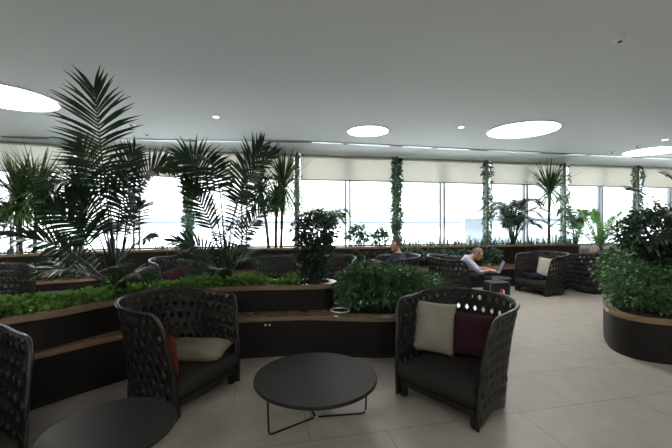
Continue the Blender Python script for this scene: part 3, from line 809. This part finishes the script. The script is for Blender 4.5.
def palm(base, fronds, label, m=None, cat='palm', name='kentia_palm', stems=None, **kw):
    base = Vector(base); t = thing(name, label, cat, base)
    bm = bmesh.new()
    for (dx, dy, h, r) in (stems or [(0, 0, .35, .022), (.04, .03, .3, .018), (-.05, .02, .28, .018)]):
        tube(bm, [(dx, dy, -.01), (dx*.9, dy*.9, h*.5), (dx*.6, dy*.6, h)], [r, r*.9, r*.6], 8)
    obj('stem', bm, M['stem'], t)
    for f in fronds:
        k = dict(kw); 
        if len(f) > 3: k.update(f[3])
        frond('frond', t, f[0], f[1], f[2], m or M['leaf_palm'], org=base, **k)
    return t
def auto_fronds(base, n, h, reach, seed, hv=.3, rise=1.0, el=None):
    q = random.Random(seed); out = []; base = Vector(base)
    for i in range(n):
        a = 2*PI*(i*.382+q.uniform(-.05, .05)); hh = h*q.uniform(1-hv, 1); r = reach*q.uniform(.65, 1.1)
        d = Vector((math.cos(a), math.sin(a), 0))
        f = 1-hh/h
        P2 = base+d*r+Vector((0, 0, hh*(.75-.3*f))); P1 = base+d*r*.35+Vector((0, 0, hh*1.15)); P0 = base+d*.03
        out.append((P0, P1, P2))
    return out
# 1. tall palm in the near planter
b = Vector((-2.18, 3.50, .74))
def A(x, y, Y): return at(x, y, Y)
def FR(b, p1, p2, **k): return (b, p1, p2, k)
toCam = (0, -1, .15)
F = [
 FR(b, A(106, 190, 3.4), A(94, 88, 3.15), up=toCam, LL=.46, W=.029, n=30, start=.50, ang=64, droop=.42, lift=.05, tipL=.52),
 FR(b, A(112, 200, 3.6), A(135, 150, 3.5), up=toCam, LL=.30, W=.026, n=24, start=.45, ang=58, droop=.4, lift=.05),
 FR(b, A(92, 140, 3.4), A(45, 195, 3.0), up=(.1, -.6, .8), LL=.32, W=.026, n=26, start=.42, ang=55, droop=.6),
 FR(b, A(100, 175, 3.7), A(78, 145, 3.8), up=(.3, -1, .2), LL=.32, W=.026, n=26, start=.5, ang=55, droop=.4),
 FR(b, A(128, 142, 3.5), A(176, 172, 3.35), up=(0, -.9, .5), LL=.24, W=.028, n=24, start=.46, ang=62, droop=.15, lift=.35),
 FR(b, A(80, 240, 3.3), A(10, 236, 2.9), up=(0, -.6, .8), LL=.30, W=.03, n=22, start=.45, ang=50, droop=.6),
 FR(b, A(95, 235, 3.3), A(48, 205, 3.0), up=(.1, -.8, .5), LL=.30, W=.028, n=20, start=.5, ang=45, droop=.4),
 FR(b, A(125, 215, 3.9), A(143, 205, 4.1), up=(0, -.7, .6), LL=.28, W=.026, n=22, start=.45, ang=55, droop=.6),
 FR(b, A(120, 240, 3.3), A(153, 238, 3.0), up=(0, -.6, .8), LL=.26, W=.026, n=20, start=.4, droop=.5),
 FR(b, A(105, 160, 3.9), A(110, 165, 4.4), up=(0, -.5, .9), LL=.30, W=.026, n=22, start=.5, droop=.6),
 FR(b, A(85, 255, 3.3), A(38, 275, 3.0), up=(0, -.4, .9), LL=.22, W=.024, n=20, start=.4, droop=.6),
 FR(b, A(125, 262, 3.3), A(150, 278, 3.2), up=(0, -.4, .9), LL=.24, W=.024, n=20, start=.3, droop=.7),
 FR(b, A(100, 225, 3.3), A(75, 190, 3.1), up=(.2, -.9, .3), LL=.28, W=.026, n=22, start=.5, droop=.4),
 FR(b, A(130, 200, 3.5), A(128, 178, 3.2), up=(0, -.8, .4), LL=.28, W=.026, n=22, start=.45, droop=.5),
 FR(b, A(108, 260, 3.2), A(118, 268, 2.95), up=(0, -.4, .9), LL=.24, W=.024, n=18, start=.25, droop=.8),
 FR(b, A(75, 262, 3.6), A(62, 240, 3.8), up=(0, -.5, .9), LL=.28, W=.026, n=20, start=.35, droop=.6),
]
palm(b, F, 'tallest dark feather palm in the near planter, its top frond reaching the ceiling at left', stems=[(0, 0, .5, .028), (.06, .02, .42, .022), (-.06, .03, .4, .022), (.02, -.05, .35, .018)])
# 2. middle palm
b = Vector((-1.33, 4.22, .74))
F = [
 FR(b, A(232, 190, 4.3), A(262, 146, 4.1), up=(-.2, -1, .3), LL=.36, W=.034, n=20, start=.5, ang=58, droop=.5, lift=.1),
 FR(b, A(222, 150, 4.2), A(205, 160, 3.7), up=(0, -.6, .8), LL=.30, W=.03, n=20, start=.45, droop=.4),
 FR(b, A(214, 150, 4.3), A(178, 160, 4.2), up=(0, -.7, .7), LL=.40, W=.034, n=24, start=.45, droop=.65, ang=60),
 FR(b, A(228, 175, 4.3), A(275, 155, 4.0), up=(0, -.8, .6), LL=.34, W=.032, n=22, start=.45, droop=.45),
 FR(b, A(240, 225, 4.3), A(275, 202, 4.2), up=(0, -.7, .7), LL=.26, W=.032, n=22, start=.40, droop=.4),
 FR(b, A(240, 200, 4.5), A(250, 178, 4.9), up=(0, -.7, .7), LL=.34, W=.03, n=20, start=.35, droop=.5),
 FR(b, A(215, 215, 4.2), A(186, 182, 3.9), up=(.3, -1, .2), LL=.30, W=.034, n=16, start=.45, ang=35, droop=.3),
 FR(b, A(210, 240, 4.1), A(172, 242, 3.8), up=(0, -.7, .7), LL=.24, W=.03, n=18, start=.35, droop=.35),
 FR(b, A(215, 258, 4.0), A(183, 258, 3.8), up=(0, -.5, .9), LL=.22, W=.026, n=18, start=.3, droop=.6),
 FR(b, A(240, 245, 4.1), A(262, 262, 3.9), up=(0, -.5, .9), LL=.24, W=.026, n=18, start=.3, droop=.7),
 FR(b, A(228, 235, 4.0), A(222, 232, 3.7), up=(0, -.7, .7), LL=.30, W=.028, n=20, start=.3, droop=.5),
 FR(b, A(236, 230, 4.4), A(243, 250, 4.8), up=(0, -.5, .9), LL=.26, W=.028, n=18, start=.3, droop=.6),
 FR(b, A(222, 262, 3.9), A(215, 272, 3.75), up=(0, -.5, .9), LL=.20, W=.024, n=16, start=.25, droop=.7),
]
palm(b, F, 'dark feather palm in the near planter, left of the dense round bush', stems=[(0, 0, .55, .03), (.05, .02, .45, .022), (-.05, .03, .42, .022)])
# leafy volumes
def foliage(bm, blobs, n, L, W, hollow=.55, droop=.2, org=Vector((0, 0, 0)), seg=2, outw=.6, upw=.15):
    tot = sum((b_[3]*b_[4]*b_[5])**.667 for b_ in blobs)
    for (x, y, z, rx, ry, rz_) in blobs:
        k = int(n*(rx*ry*rz_)**.667/tot)
        for _ in range(k):
            v = rv(); v.normalize(); v *= rnd.uniform(hollow, 1.0)**.6*rnd.uniform(.9, 1.06)
            p = Vector((x+v.x*rx, y+v.y*ry, z+v.z*rz_))-org
            d = (v.normalized()*outw+rv()*.8+Vector((0, 0, upw)))
            leaf(bm, p, d, L*rnd.uniform(.65, 1.2), W*rnd.uniform(.7, 1.2), rv(), droop=droop*rnd.uniform(0, 1.5), seg=seg)
def bush(name, label, base, blobs, n, L, W, m, cat='shrub', stems=5, sr=.012, group=None, droop=.2, seg=2, **k):
    base = Vector(base); t = thing(name, label, cat, base, 0, group)
    bm = bmesh.new(); foliage(bm, blobs, n, L, W, org=base, droop=droop, seg=seg, **k); obj('foliage', bm, m, t)
    bm = bmesh.new()
    for i in range(stems):
        b_ = blobs[i % len(blobs)]; e = Vector(b_[:3])-base+Vector((rnd.uniform(-.5, .5)*b_[3], rnd.uniform(-.5, .5)*b_[4], .2*b_[5]))
        s = Vector((rnd.uniform(-.04, .04)+e.x*.15, rnd.uniform(-.04, .04)+e.y*.15, -.01)); mid = (s+e)/2+Vector((rnd.uniform(-.03, .03), 0, .03))
        tube(bm, [s, mid, e], [sr, sr*.8, sr*.4], 6)
    obj('stem', bm, M['bark'], t)
    return t
# ficus in the near planter
q = Vector((-.27, 4.36, .74))
bush('ficus', 'dense dark small leaved bush standing at the round end of the near upper planter', q,
     [(-.27, 4.36, 1.10, .25, .22, .34), (-.26, 4.36, 1.38, .29, .24, .26), (-.30, 4.36, .93, .20, .18, .2)], 2600, .065, .034, M['leaf_dark'], stems=6, hollow=.2)
# leafy bush in the lower bed
bush('shrub', 'bright green leafy bush filling the lower bed behind the right near armchair', (.62, 4.18, .47),
     [(.25, 4.22, .72, .27, .24, .26), (.60, 4.20, .72, .36, .24, .26), (1.00, 4.22, .68, .34, .24, .24), (.85, 4.2, .84, .22, .20, .12), (.35, 4.2, .88, .22, .2, .14)], 3000, .085, .040, M['leaf_bush'], stems=12, sr=.008, hollow=.2, droop=.35)
# bushes in the right planter
bush('shrub', 'large dark glossy bush rising from the back of the right planter', (4.55, 5.0, .45),
     [(4.56, 5.05, 1.25, .48, .45, .42), (4.75, 5.1, 1.35, .60, .5, .42), (4.52, 4.9, .90, .38, .4, .35)], 4600, .085, .042, M['leaf_dark'], stems=8, hollow=.25, droop=.3)
bush('shrub', 'low green glossy bush spilling over the rim of the right planter', (4.1, 4.42, .45),
     [(3.85, 4.55, .72, .34, .30, .30), (4.2, 4.4, .66, .36, .28, .28), (3.90, 4.85, .85, .28, .3, .28), (4.55, 4.6, .7, .4, .3, .3), (3.62, 4.35, .60, .20, .30, .20), (3.95, 4.05, .58, .36, .22, .18), (4.5, 4.1, .56, .36, .22, .18)], 4800, .070, .036, M['leaf_bush'], stems=10, sr=.008, hollow=.25, droop=.4)
b = Vector((4.95, 4.75, .45))
palm(b, [FR(b, A(668, 190, 4.6), A(630, 190, 4.2), up=(0, -.4, .9), LL=.26, W=.03, n=16, start=.6, droop=.5),
         FR(b, A(690, 200, 4.6), A(664, 215, 4.2), up=(0, -.4, .9), LL=.30, W=.03, n=18, start=.5, droop=.6),
         FR(b, A(700, 190, 4.7), A(665, 175, 4.4), up=(0, -.6, .9), LL=.30, W=.03, n=18, start=.55, droop=.5),
         FR(b, A(710, 220, 4.7), A(650, 245, 4.1), up=(0, -.4, .9), LL=.30, W=.03, n=18, start=.4, droop=.6),
         FR(b, A(720, 170, 4.9), A(740, 170, 5.3), up=(0, -.4, .9), LL=.34, W=.03, n=18, start=.4, droop=.6)],
     'dark feather palm at the right edge reaching in over the glossy bush')
# bright groundcover in the near planter: too many sprigs to count
def inside(poly, x, y):
    c = False; n = len(poly)
    for i in range(n):
        (x0, y0), (x1, y1) = poly[i], poly[i-1]
        if (y0 > y) != (y1 > y) and x < (x1-x0)*(y-y0)/(y1-y0)+x0: c = not c
    return c
inn = offset(upp, .07)
bm = bmesh.new()
xs = [p[0] for p in inn]; ys = [p[1] for p in inn]; cnt = 0
clumps = []
while cnt < 4200:
    x, y = rnd.uniform(-3.4, -.45), rnd.uniform(1.6, max(ys))
    if not inside(inn, x, y): continue
    hh = .5+.5*math.sin(x*9+math.sin(y*7)*1.7)*math.cos(x*4.3-y*5)
    gap = 1.0 if x < -1.9 else (.9 if -1.75 < x < -1.45 or -1.25 > x > -1.5 else .65)
    if x > -1.1: gap = .35+.45*hh
    if rnd.random() > gap*1.2*(.35+hh): continue
    z = .745+rnd.uniform(0, 1)*(.04+.13*hh)*gap
    leaf(bm, Vector((x, y, z)), rv()+Vector((0, 0, .5)), rnd.uniform(.045, .08), rnd.uniform(.03, .055), rv(), droop=.2); cnt += 1
tag(obj('groundcover', bm, M['leaf_bright']), 'bright green low groundcover growing along the near upper planter', 'groundcover', kind='stuff')

# strap leaved trees
def strap_tree(base, trunks, label, m, n=70, L=.55, W=.035, seed=1, name='dracaena', droop=1.0):
    q = random.Random(seed); base = Vector(base); t = thing(name, label, 'plant', base)
    for (dx, dy, h, lean, sz) in trunks:
        bm = bmesh.new(); top = Vector((dx+lean, dy, h))
        tube(bm, [(dx, dy, -.01), (dx+lean*.3, dy, h*.4), (dx+lean*.7, dy, h*.75), top], [.036, .032, .030, .028], 10); obj('trunk', bm, M['bark'], t)
        bm = bmesh.new()
        for i in range(n):
            a = 2*PI*i*.382; e = q.uniform(-.5, 1.35)
            d = Vector((math.cos(a)*math.cos(e), math.sin(a)*math.cos(e), math.sin(e)))
            strap(bm, top+Vector((0, 0, q.uniform(-.12, .10))), d, L*sz*q.uniform(.75, 1.1), W, droop*q.uniform(.6, 1.3)*(1.1-max(0, math.sin(e))*.8), 6)
        obj('leaf_crown', bm, m, t)
    return t
def in_planter(px, Y): return Vector(((px-336)/FPX*Y, Y, .91))
b = in_planter(26, 6.75)
strap_tree(b, [(-.10, 0, 1.05, -.03, 1.0), (.12, .05, 1.10, .05, 1.05)], 'pair of strap leaved trees by the windows at the far left', M['leaf_strap'], n=210, L=.98, W=.042, seed=2, droop=1.1)
b = in_planter(274, 8.0)
strap_tree(b, [(-.12, 0, 1.30, -.18, .75), (.02, .12, 1.10, .02, .7), (.16, .02, 1.42, .05, 1.25)], 'trio of slender strap leaved trees at the window, left of the dense round bush', M['leaf_strap'], n=210, L=.80, W=.034, seed=5, droop=1.0)
b = in_planter(549, 9.25)
strap_tree(b, [(0, 0, 1.38, .0, 1.1)], 'tall single trunk strap leaved tree right of the low arching palm', M['leaf_mid'], n=150, L=.85, W=.042, seed=8, droop=.5)
b = in_planter(-6, 6.6)
palm(b, auto_fronds(b, 9, 1.2, .6, 21), 'green feather palm by the window cut off by the left edge', M['leaf_mid'], LL=.30, W=.03, n=20, droop=.5)
b = in_planter(513, 9.1)
palm(b, auto_fronds(b, 22, 1.38, .80, 3, .5), 'bushy arching palm by the window left of the tall single trunk tree', M['leaf_dark'], LL=.29, W=.028, n=26, droop=.5, start=.25, rr=.012, name='areca_palm')
b = in_planter(576, 9.3)
palm(b, auto_fronds(b, 12, 1.6, .62, 9, .5), 'light green upright palm by the window left of the cycad', M['leaf_mid'], LL=.24, W=.028, n=24, droop=.6, start=.25, rr=.012, name='areca_palm')
b = in_planter(326, 8.4)
palm(b, auto_fronds(b, 12, 1.25, .55, 33, .4), 'thin feathery palm by the window rising behind the dense round bush', M['leaf_mid'], LL=.30, W=.030, n=26, droop=.4, rr=.010, name='areca_palm')
b = in_planter(112, 7.35)
palm(b, auto_fronds(b, 7, .8, .5, 41, .4), 'small feather palm by the window behind the tallest palm', M['leaf_dark'], LL=.24, W=.026, n=18, droop=.5)
# cycad in a pot
pot = Vector((6.12, 8.15, 0))
t = thing('plant_pot', 'round grey stone pot holding the cycad behind the far right armchair', 'pot', pot)
bm = bmesh.new(); lathe(bm, [(.22, 0), (.25, .02), (.31, .55), (.35, .78), (.37, .80), (.37, .86), (.32, .86), (.31, .80)], 40); obj('pot_body', bm, M['grey_stone'], t, False)
bm = bmesh.new(); lathe(bm, [(.305, .805), (.305, .815), (.1, .83)], 30); obj('soil', bm, M['soil'], t)
b = pot+Vector((0, 0, .83)); t = thing('cycad', 'bright green cycad with upright feathery fronds in the grey pot', 'plant', b)
bm = bmesh.new(); lathe(bm, [(.06, -.01), (.08, .04), (.06, .10)], 14); obj('stem', bm, M['bark'], t)
for i in range(22):
    a = 2*PI*i*.382+.3; e = .20+1.05*((i*7) % 22)/22; L = 1.0
    d = Vector((math.cos(a)*math.cos(e), math.sin(a)*math.cos(e), math.sin(e)))
    P0 = b+Vector((0, 0, .08))+d*.03; P1 = P0+d*L*.6+Vector((0, 0, .06)); P2 = P0+d*L+Vector((0, 0, -.16*math.cos(e)))
    frond('frond', t, P0, P1, P2, M['leaf_cycad'], LL=.16, W=.016, n=36, start=.1, ang=60, droop=.1, lift=.3, org=b, rr=.006, seg=2)

# columns with climbing ivy
cols = [(-5.49, 7.5), (-3.42, 8.1), (-.95, 8.55), (1.56, 9.0), (4.1, 9.5), (6.5, 9.95), (8.97, 10.4)]
cname = ['the tallest palm', 'the middle left window, between the two tall palms', 'the trio of strap leaved trees', 'the man in the blue grey sweater', 'the low arching palm, at its left', 'the tall single trunk tree, at its right', 'the right hand glossy bush']
dens = [350, 1300, 90, 1700, 650, 300, 1300]
for i, (x, y) in enumerate(cols):
    X, Y = x*(y-.28)/y, y-.28
    z0 = .91 if i < 6 else 0
    t = thing('column', 'slim pale round column rising to the ceiling by ' + cname[i], 'column', (X, Y, z0), 0, 'slim columns along the windows')
    bm = bmesh.new(); tube(bm, [(0, 0, 0), (0, 0, 3.125-z0)], .038, 20); obj('shaft', bm, M['column'], t, True)
    bm = bmesh.new(); lathe(bm, [(.065, 0), (.065, .03), (.05, .03)], 24); obj('base_collar', bm, M['alu'], t)
    t = thing('ivy', 'ivy climbing the slim column by ' + cname[i], 'ivy', (X, Y, z0), 0, 'ivy on the columns')
    bm = bmesh.new()
    for k in range(3):
        tube(bm, [(math.cos(s_*.45+k*2.1)*.06, math.sin(s_*.45+k*2.1)*.06, (3.1-z0)*s_/24) for s_ in range(25)], .005, 5)
    obj('stem', bm, M['stem'], t)
    bm = bmesh.new(); N_ = dens[i]
    for k in range(N_):
        z = rnd.random()*(3.1-z0); a = rnd.uniform(0, 2*PI)
        th = .5+.5*math.sin(z*6+i)*math.sin(z*2.3+i*2)
        r = .045+abs(rnd.gauss(0, .04))*(.4+1.0*th)
        leaf(bm, Vector((math.cos(a)*r, math.sin(a)*r, z)), Vector((math.cos(a), math.sin(a), rnd.uniform(-.8, .3)))+rv()*.4, rnd.uniform(.05, .085), rnd.uniform(.035, .06), rv(), droop=.3)
    obj('foliage', bm, M['leaf_ivy'], t)
# low plants along the window planter
def along(px, back=.0):
    for i in range(len(pupF)-1):
        a, b_ = pupF[i], pupF[i+1]; xa, xb = 336+350*a.x/a.y, 336+350*b_.x/b_.y
        if xa <= px <= xb:
            f = (px-xa)/(xb-xa); p = a.lerp(b_, f); return Vector((p.x*(p.y+back)/p.y, p.y+back, .91))
pupF = spline([Vector(p) for p in [(-9.8, 3.7), (-8.2, 4.75), (-6.9, 5.5), (-5.86, 6.12), (-4.94, 6.76), (-3.5, 7.35), (-1.67, 7.67), (.32, 8.02), (2.52, 8.50), (4.12, 8.82), (5.83, 9.12), (6.30, 9.2)]])
for px, n, r, h, lab in ((357, 420, .30, .42, 'light green small shrub on the window planter, right of the round bush'), (379, 330, .24, .34, 'light green small shrub on the window planter, left of the column beside the seated man')):
    p = along(px, .28); bush('shrub', lab, p, [(p.x, p.y, .91+h*.6, r, .16, h*.5), (p.x+.05, p.y, .91+h*.9, r*.7, .12, h*.35)], n, .10, .05, M['leaf_grey'], stems=5, sr=.006, hollow=.2)
gi = 0
glabs = {}
grp = 'low tufts along the window planter'
for px in (405, 418, 431, 444, 457, 469, 481, 494, 505, 518, 530, 542, 555, 566, 578, 238, 180, 160, 62, 48, 10):
    p = along(px, .30)
    if p is None: continue
    t = thing('grass_tuft', None, 'plant', p, 0, None); q = random.Random(px)
    where = ('above the seated laptop man' if 460 < px < 500 else 'between the two seated men' if px in (405, 418, 431, 444, 457) else 'right of the laptop man' if px > 500 else 'left of the round bush')
    t['label'] = 'low grey green grassy tuft on the window planter ' + where; t['group'] = grp + ' ' + where
    bm = bmesh.new()
    for k in range(70):
        a = q.uniform(0, 2*PI); e = q.uniform(.3, 1.4); o_ = Vector((q.uniform(-.14, .14), q.uniform(-.1, .1), 0))
        strap(bm, o_, Vector((math.cos(a)*math.cos(e), math.sin(a)*math.cos(e), math.sin(e))), q.uniform(.16, .36)*(1.0 if px > 400 else .6), .02, .7, 3)
    obj('blades', bm, M['leaf_grey'], t)
# trailing shrubs in front of the far panel, standing on the lower tier
def ledge_bush(px0, px1, y0, y1, n, lab, m=None, Yb=-.14):
    pm = along((px0+px1)/2, Yb); blobs = []; k = max(2, int((px1-px0)/22))
    for i in range(k):
        p = along(px0+(px1-px0)*(i+.5)/k, Yb); zt, zb = CAMH-(y0-HOR)/FPX*p.y, CAMH-(y1-HOR)/FPX*p.y
        zb = max(zb, .46); blobs.append((p.x, p.y, (zt+zb)/2, (px1-px0)/k/FPX*p.y*.62, .13, (zt-zb)/2))
    return bush('shrub', lab, (pm.x, pm.y, .45), blobs, n, .09, .05, m or M['leaf_grey'], stems=2*k, sr=.006, hollow=.2, droop=.5)
ledge_bush(400, 500, 247, 262, 900, 'grey green trailing shrub along the far panel behind the two seated men')
ledge_bush(350, 398, 250, 268, 500, 'dark green shrub before the far panel left of the man in the blue grey sweater', M['leaf_dark'])
ledge_bush(478, 500, 250, 266, 160, 'dark green shrub before the far panel right of the head of the laptop man', M['leaf_dark'])
ledge_bush(168, 232, 250, 270, 500, 'dark green shrub before the far panel behind the middle palm', M['leaf_dark'])
ledge_bush(38, 78, 258, 276, 300, 'dark green shrub before the far panel left of the tallest palm', M['leaf_dark'])
ledge_bush(536, 558, 252, 262, 140, 'dark green shrub before the far panel behind the cream cushion armchair', M['leaf_dark'])

# ------------------------------------------------------------ outside
bm = bmesh.new(); box(bm, (0, 170, -4.1), (700, 320, .2)); struct('ground', bm, M['apron'])
def mast(x, y, h, lab):
    t = thing('light_mast', lab, 'light mast', (x, y, -4), 0, 'apron light masts')
    bm = bmesh.new(); tube(bm, [(0, 0, 0), (0, 0, h)], [.28, .14], 10); obj('pole', bm, M['far_metal'], t)
    bm = bmesh.new(); box(bm, (0, 0, h), (3.0, .6, .9)); obj('lamp_head', bm, M['far_metal'], t)
mast(10.5, 62, 11.5, 'faint light mast outside, seen right of the man in the blue grey sweater'); mast(38.5, 105, 7.5, 'faint light mast outside, left of the low arching palm')
mast(6.7, 115, 24, 'faint tall light mast outside, seen left of the ivy column beside the seated man')
t = thing('terminal_building', 'faint pale airport building outside, behind the low arching palm', 'building', (46, 88, -4))
bm = bmesh.new(); box(bm, (0, 0, 3.2), (22, 14, 6.4)); obj('wall', bm, M['far_building'], t)
bm = bmesh.new(); box(bm, (0, 0, 6.6), (23, 15, .5)); obj('roof', bm, M['far_metal'], t)
for k in range(5):
    bm = bmesh.new(); box(bm, (-8.5+4.2*k, -7.03, 3.6), (2.8, .1, 2.2)); obj('window', bm, M['frame'], t)
t = thing('hangar', 'faint long low building far across the airfield', 'building', (-30, 290, -4))
bm = bmesh.new(); box(bm, (0, 0, 3), (260, 20, 6)); obj('wall', bm, M['far_building'], t)
bm = bmesh.new(); prism(bm, [(-11, 0), (11, 0), (0, 2.2)], -130, 130)
for v in bm.verts: v.co = Vector((v.co.z, v.co.x, v.co.y+6))
bmesh.ops.recalc_face_normals(bm, faces=bm.faces); obj('roof', bm, M['far_metal'], t)

# ------------------------------------------------------------ light
W = bpy.data.worlds.new('sky'); bpy.context.scene.world = W; W.use_nodes = True; N = W.node_tree.nodes; L = W.node_tree.links
tc = N.new('ShaderNodeTexCoord'); sx = N.new('ShaderNodeSeparateXYZ'); cr = N.new('ShaderNodeValToRGB')
cr.color_ramp.elements[0].position = 0; cr.color_ramp.elements[0].color = (.93, .97, 1, 1); cr.color_ramp.elements[1].position = .8; cr.color_ramp.elements[1].color = (.80, .90, 1, 1)
L.new(tc.outputs['Generated'], sx.inputs[0]); L.new(sx.outputs['Z'], cr.inputs[0]); L.new(cr.outputs[0], N['Background'].inputs[0])
N['Background'].inputs[1].default_value = 2.2
sd = bpy.data.lights.new('sun', 'SUN'); sd.energy = 22; sd.angle = R_(2); sd.color = (1, 1, 1); so = bpy.data.objects.new('sun', sd); C.objects.link(so)
so.rotation_euler = (R_(38), 0, R_(-12))

# ------------------------------------------------------------ camera
cam = bpy.data.cameras.new('camera'); co = bpy.data.objects.new('camera', cam); C.objects.link(co)
co.location = (0, 0, CAMH); co.rotation_euler = (PI/2, 0, 0)
cam.sensor_width = 36; cam.lens = 36*FPX/672; cam.shift_y = (HOR-224)/672; cam.clip_end = 1000; cam.clip_start = .05
S = bpy.context.scene; S.camera = co
S.view_settings.view_transform = 'Standard'; S.view_settings.look = 'None'; S.view_settings.gamma = 1; S.view_settings.use_curve_mapping = False
S.view_settings.exposure = 0.84
S.cycles.use_denoising = True
S.cycles.max_bounces = 8; S.cycles.diffuse_bounces = 5; S.cycles.transparent_max_bounces = 12
S.cycles.sample_clamp_indirect = 6
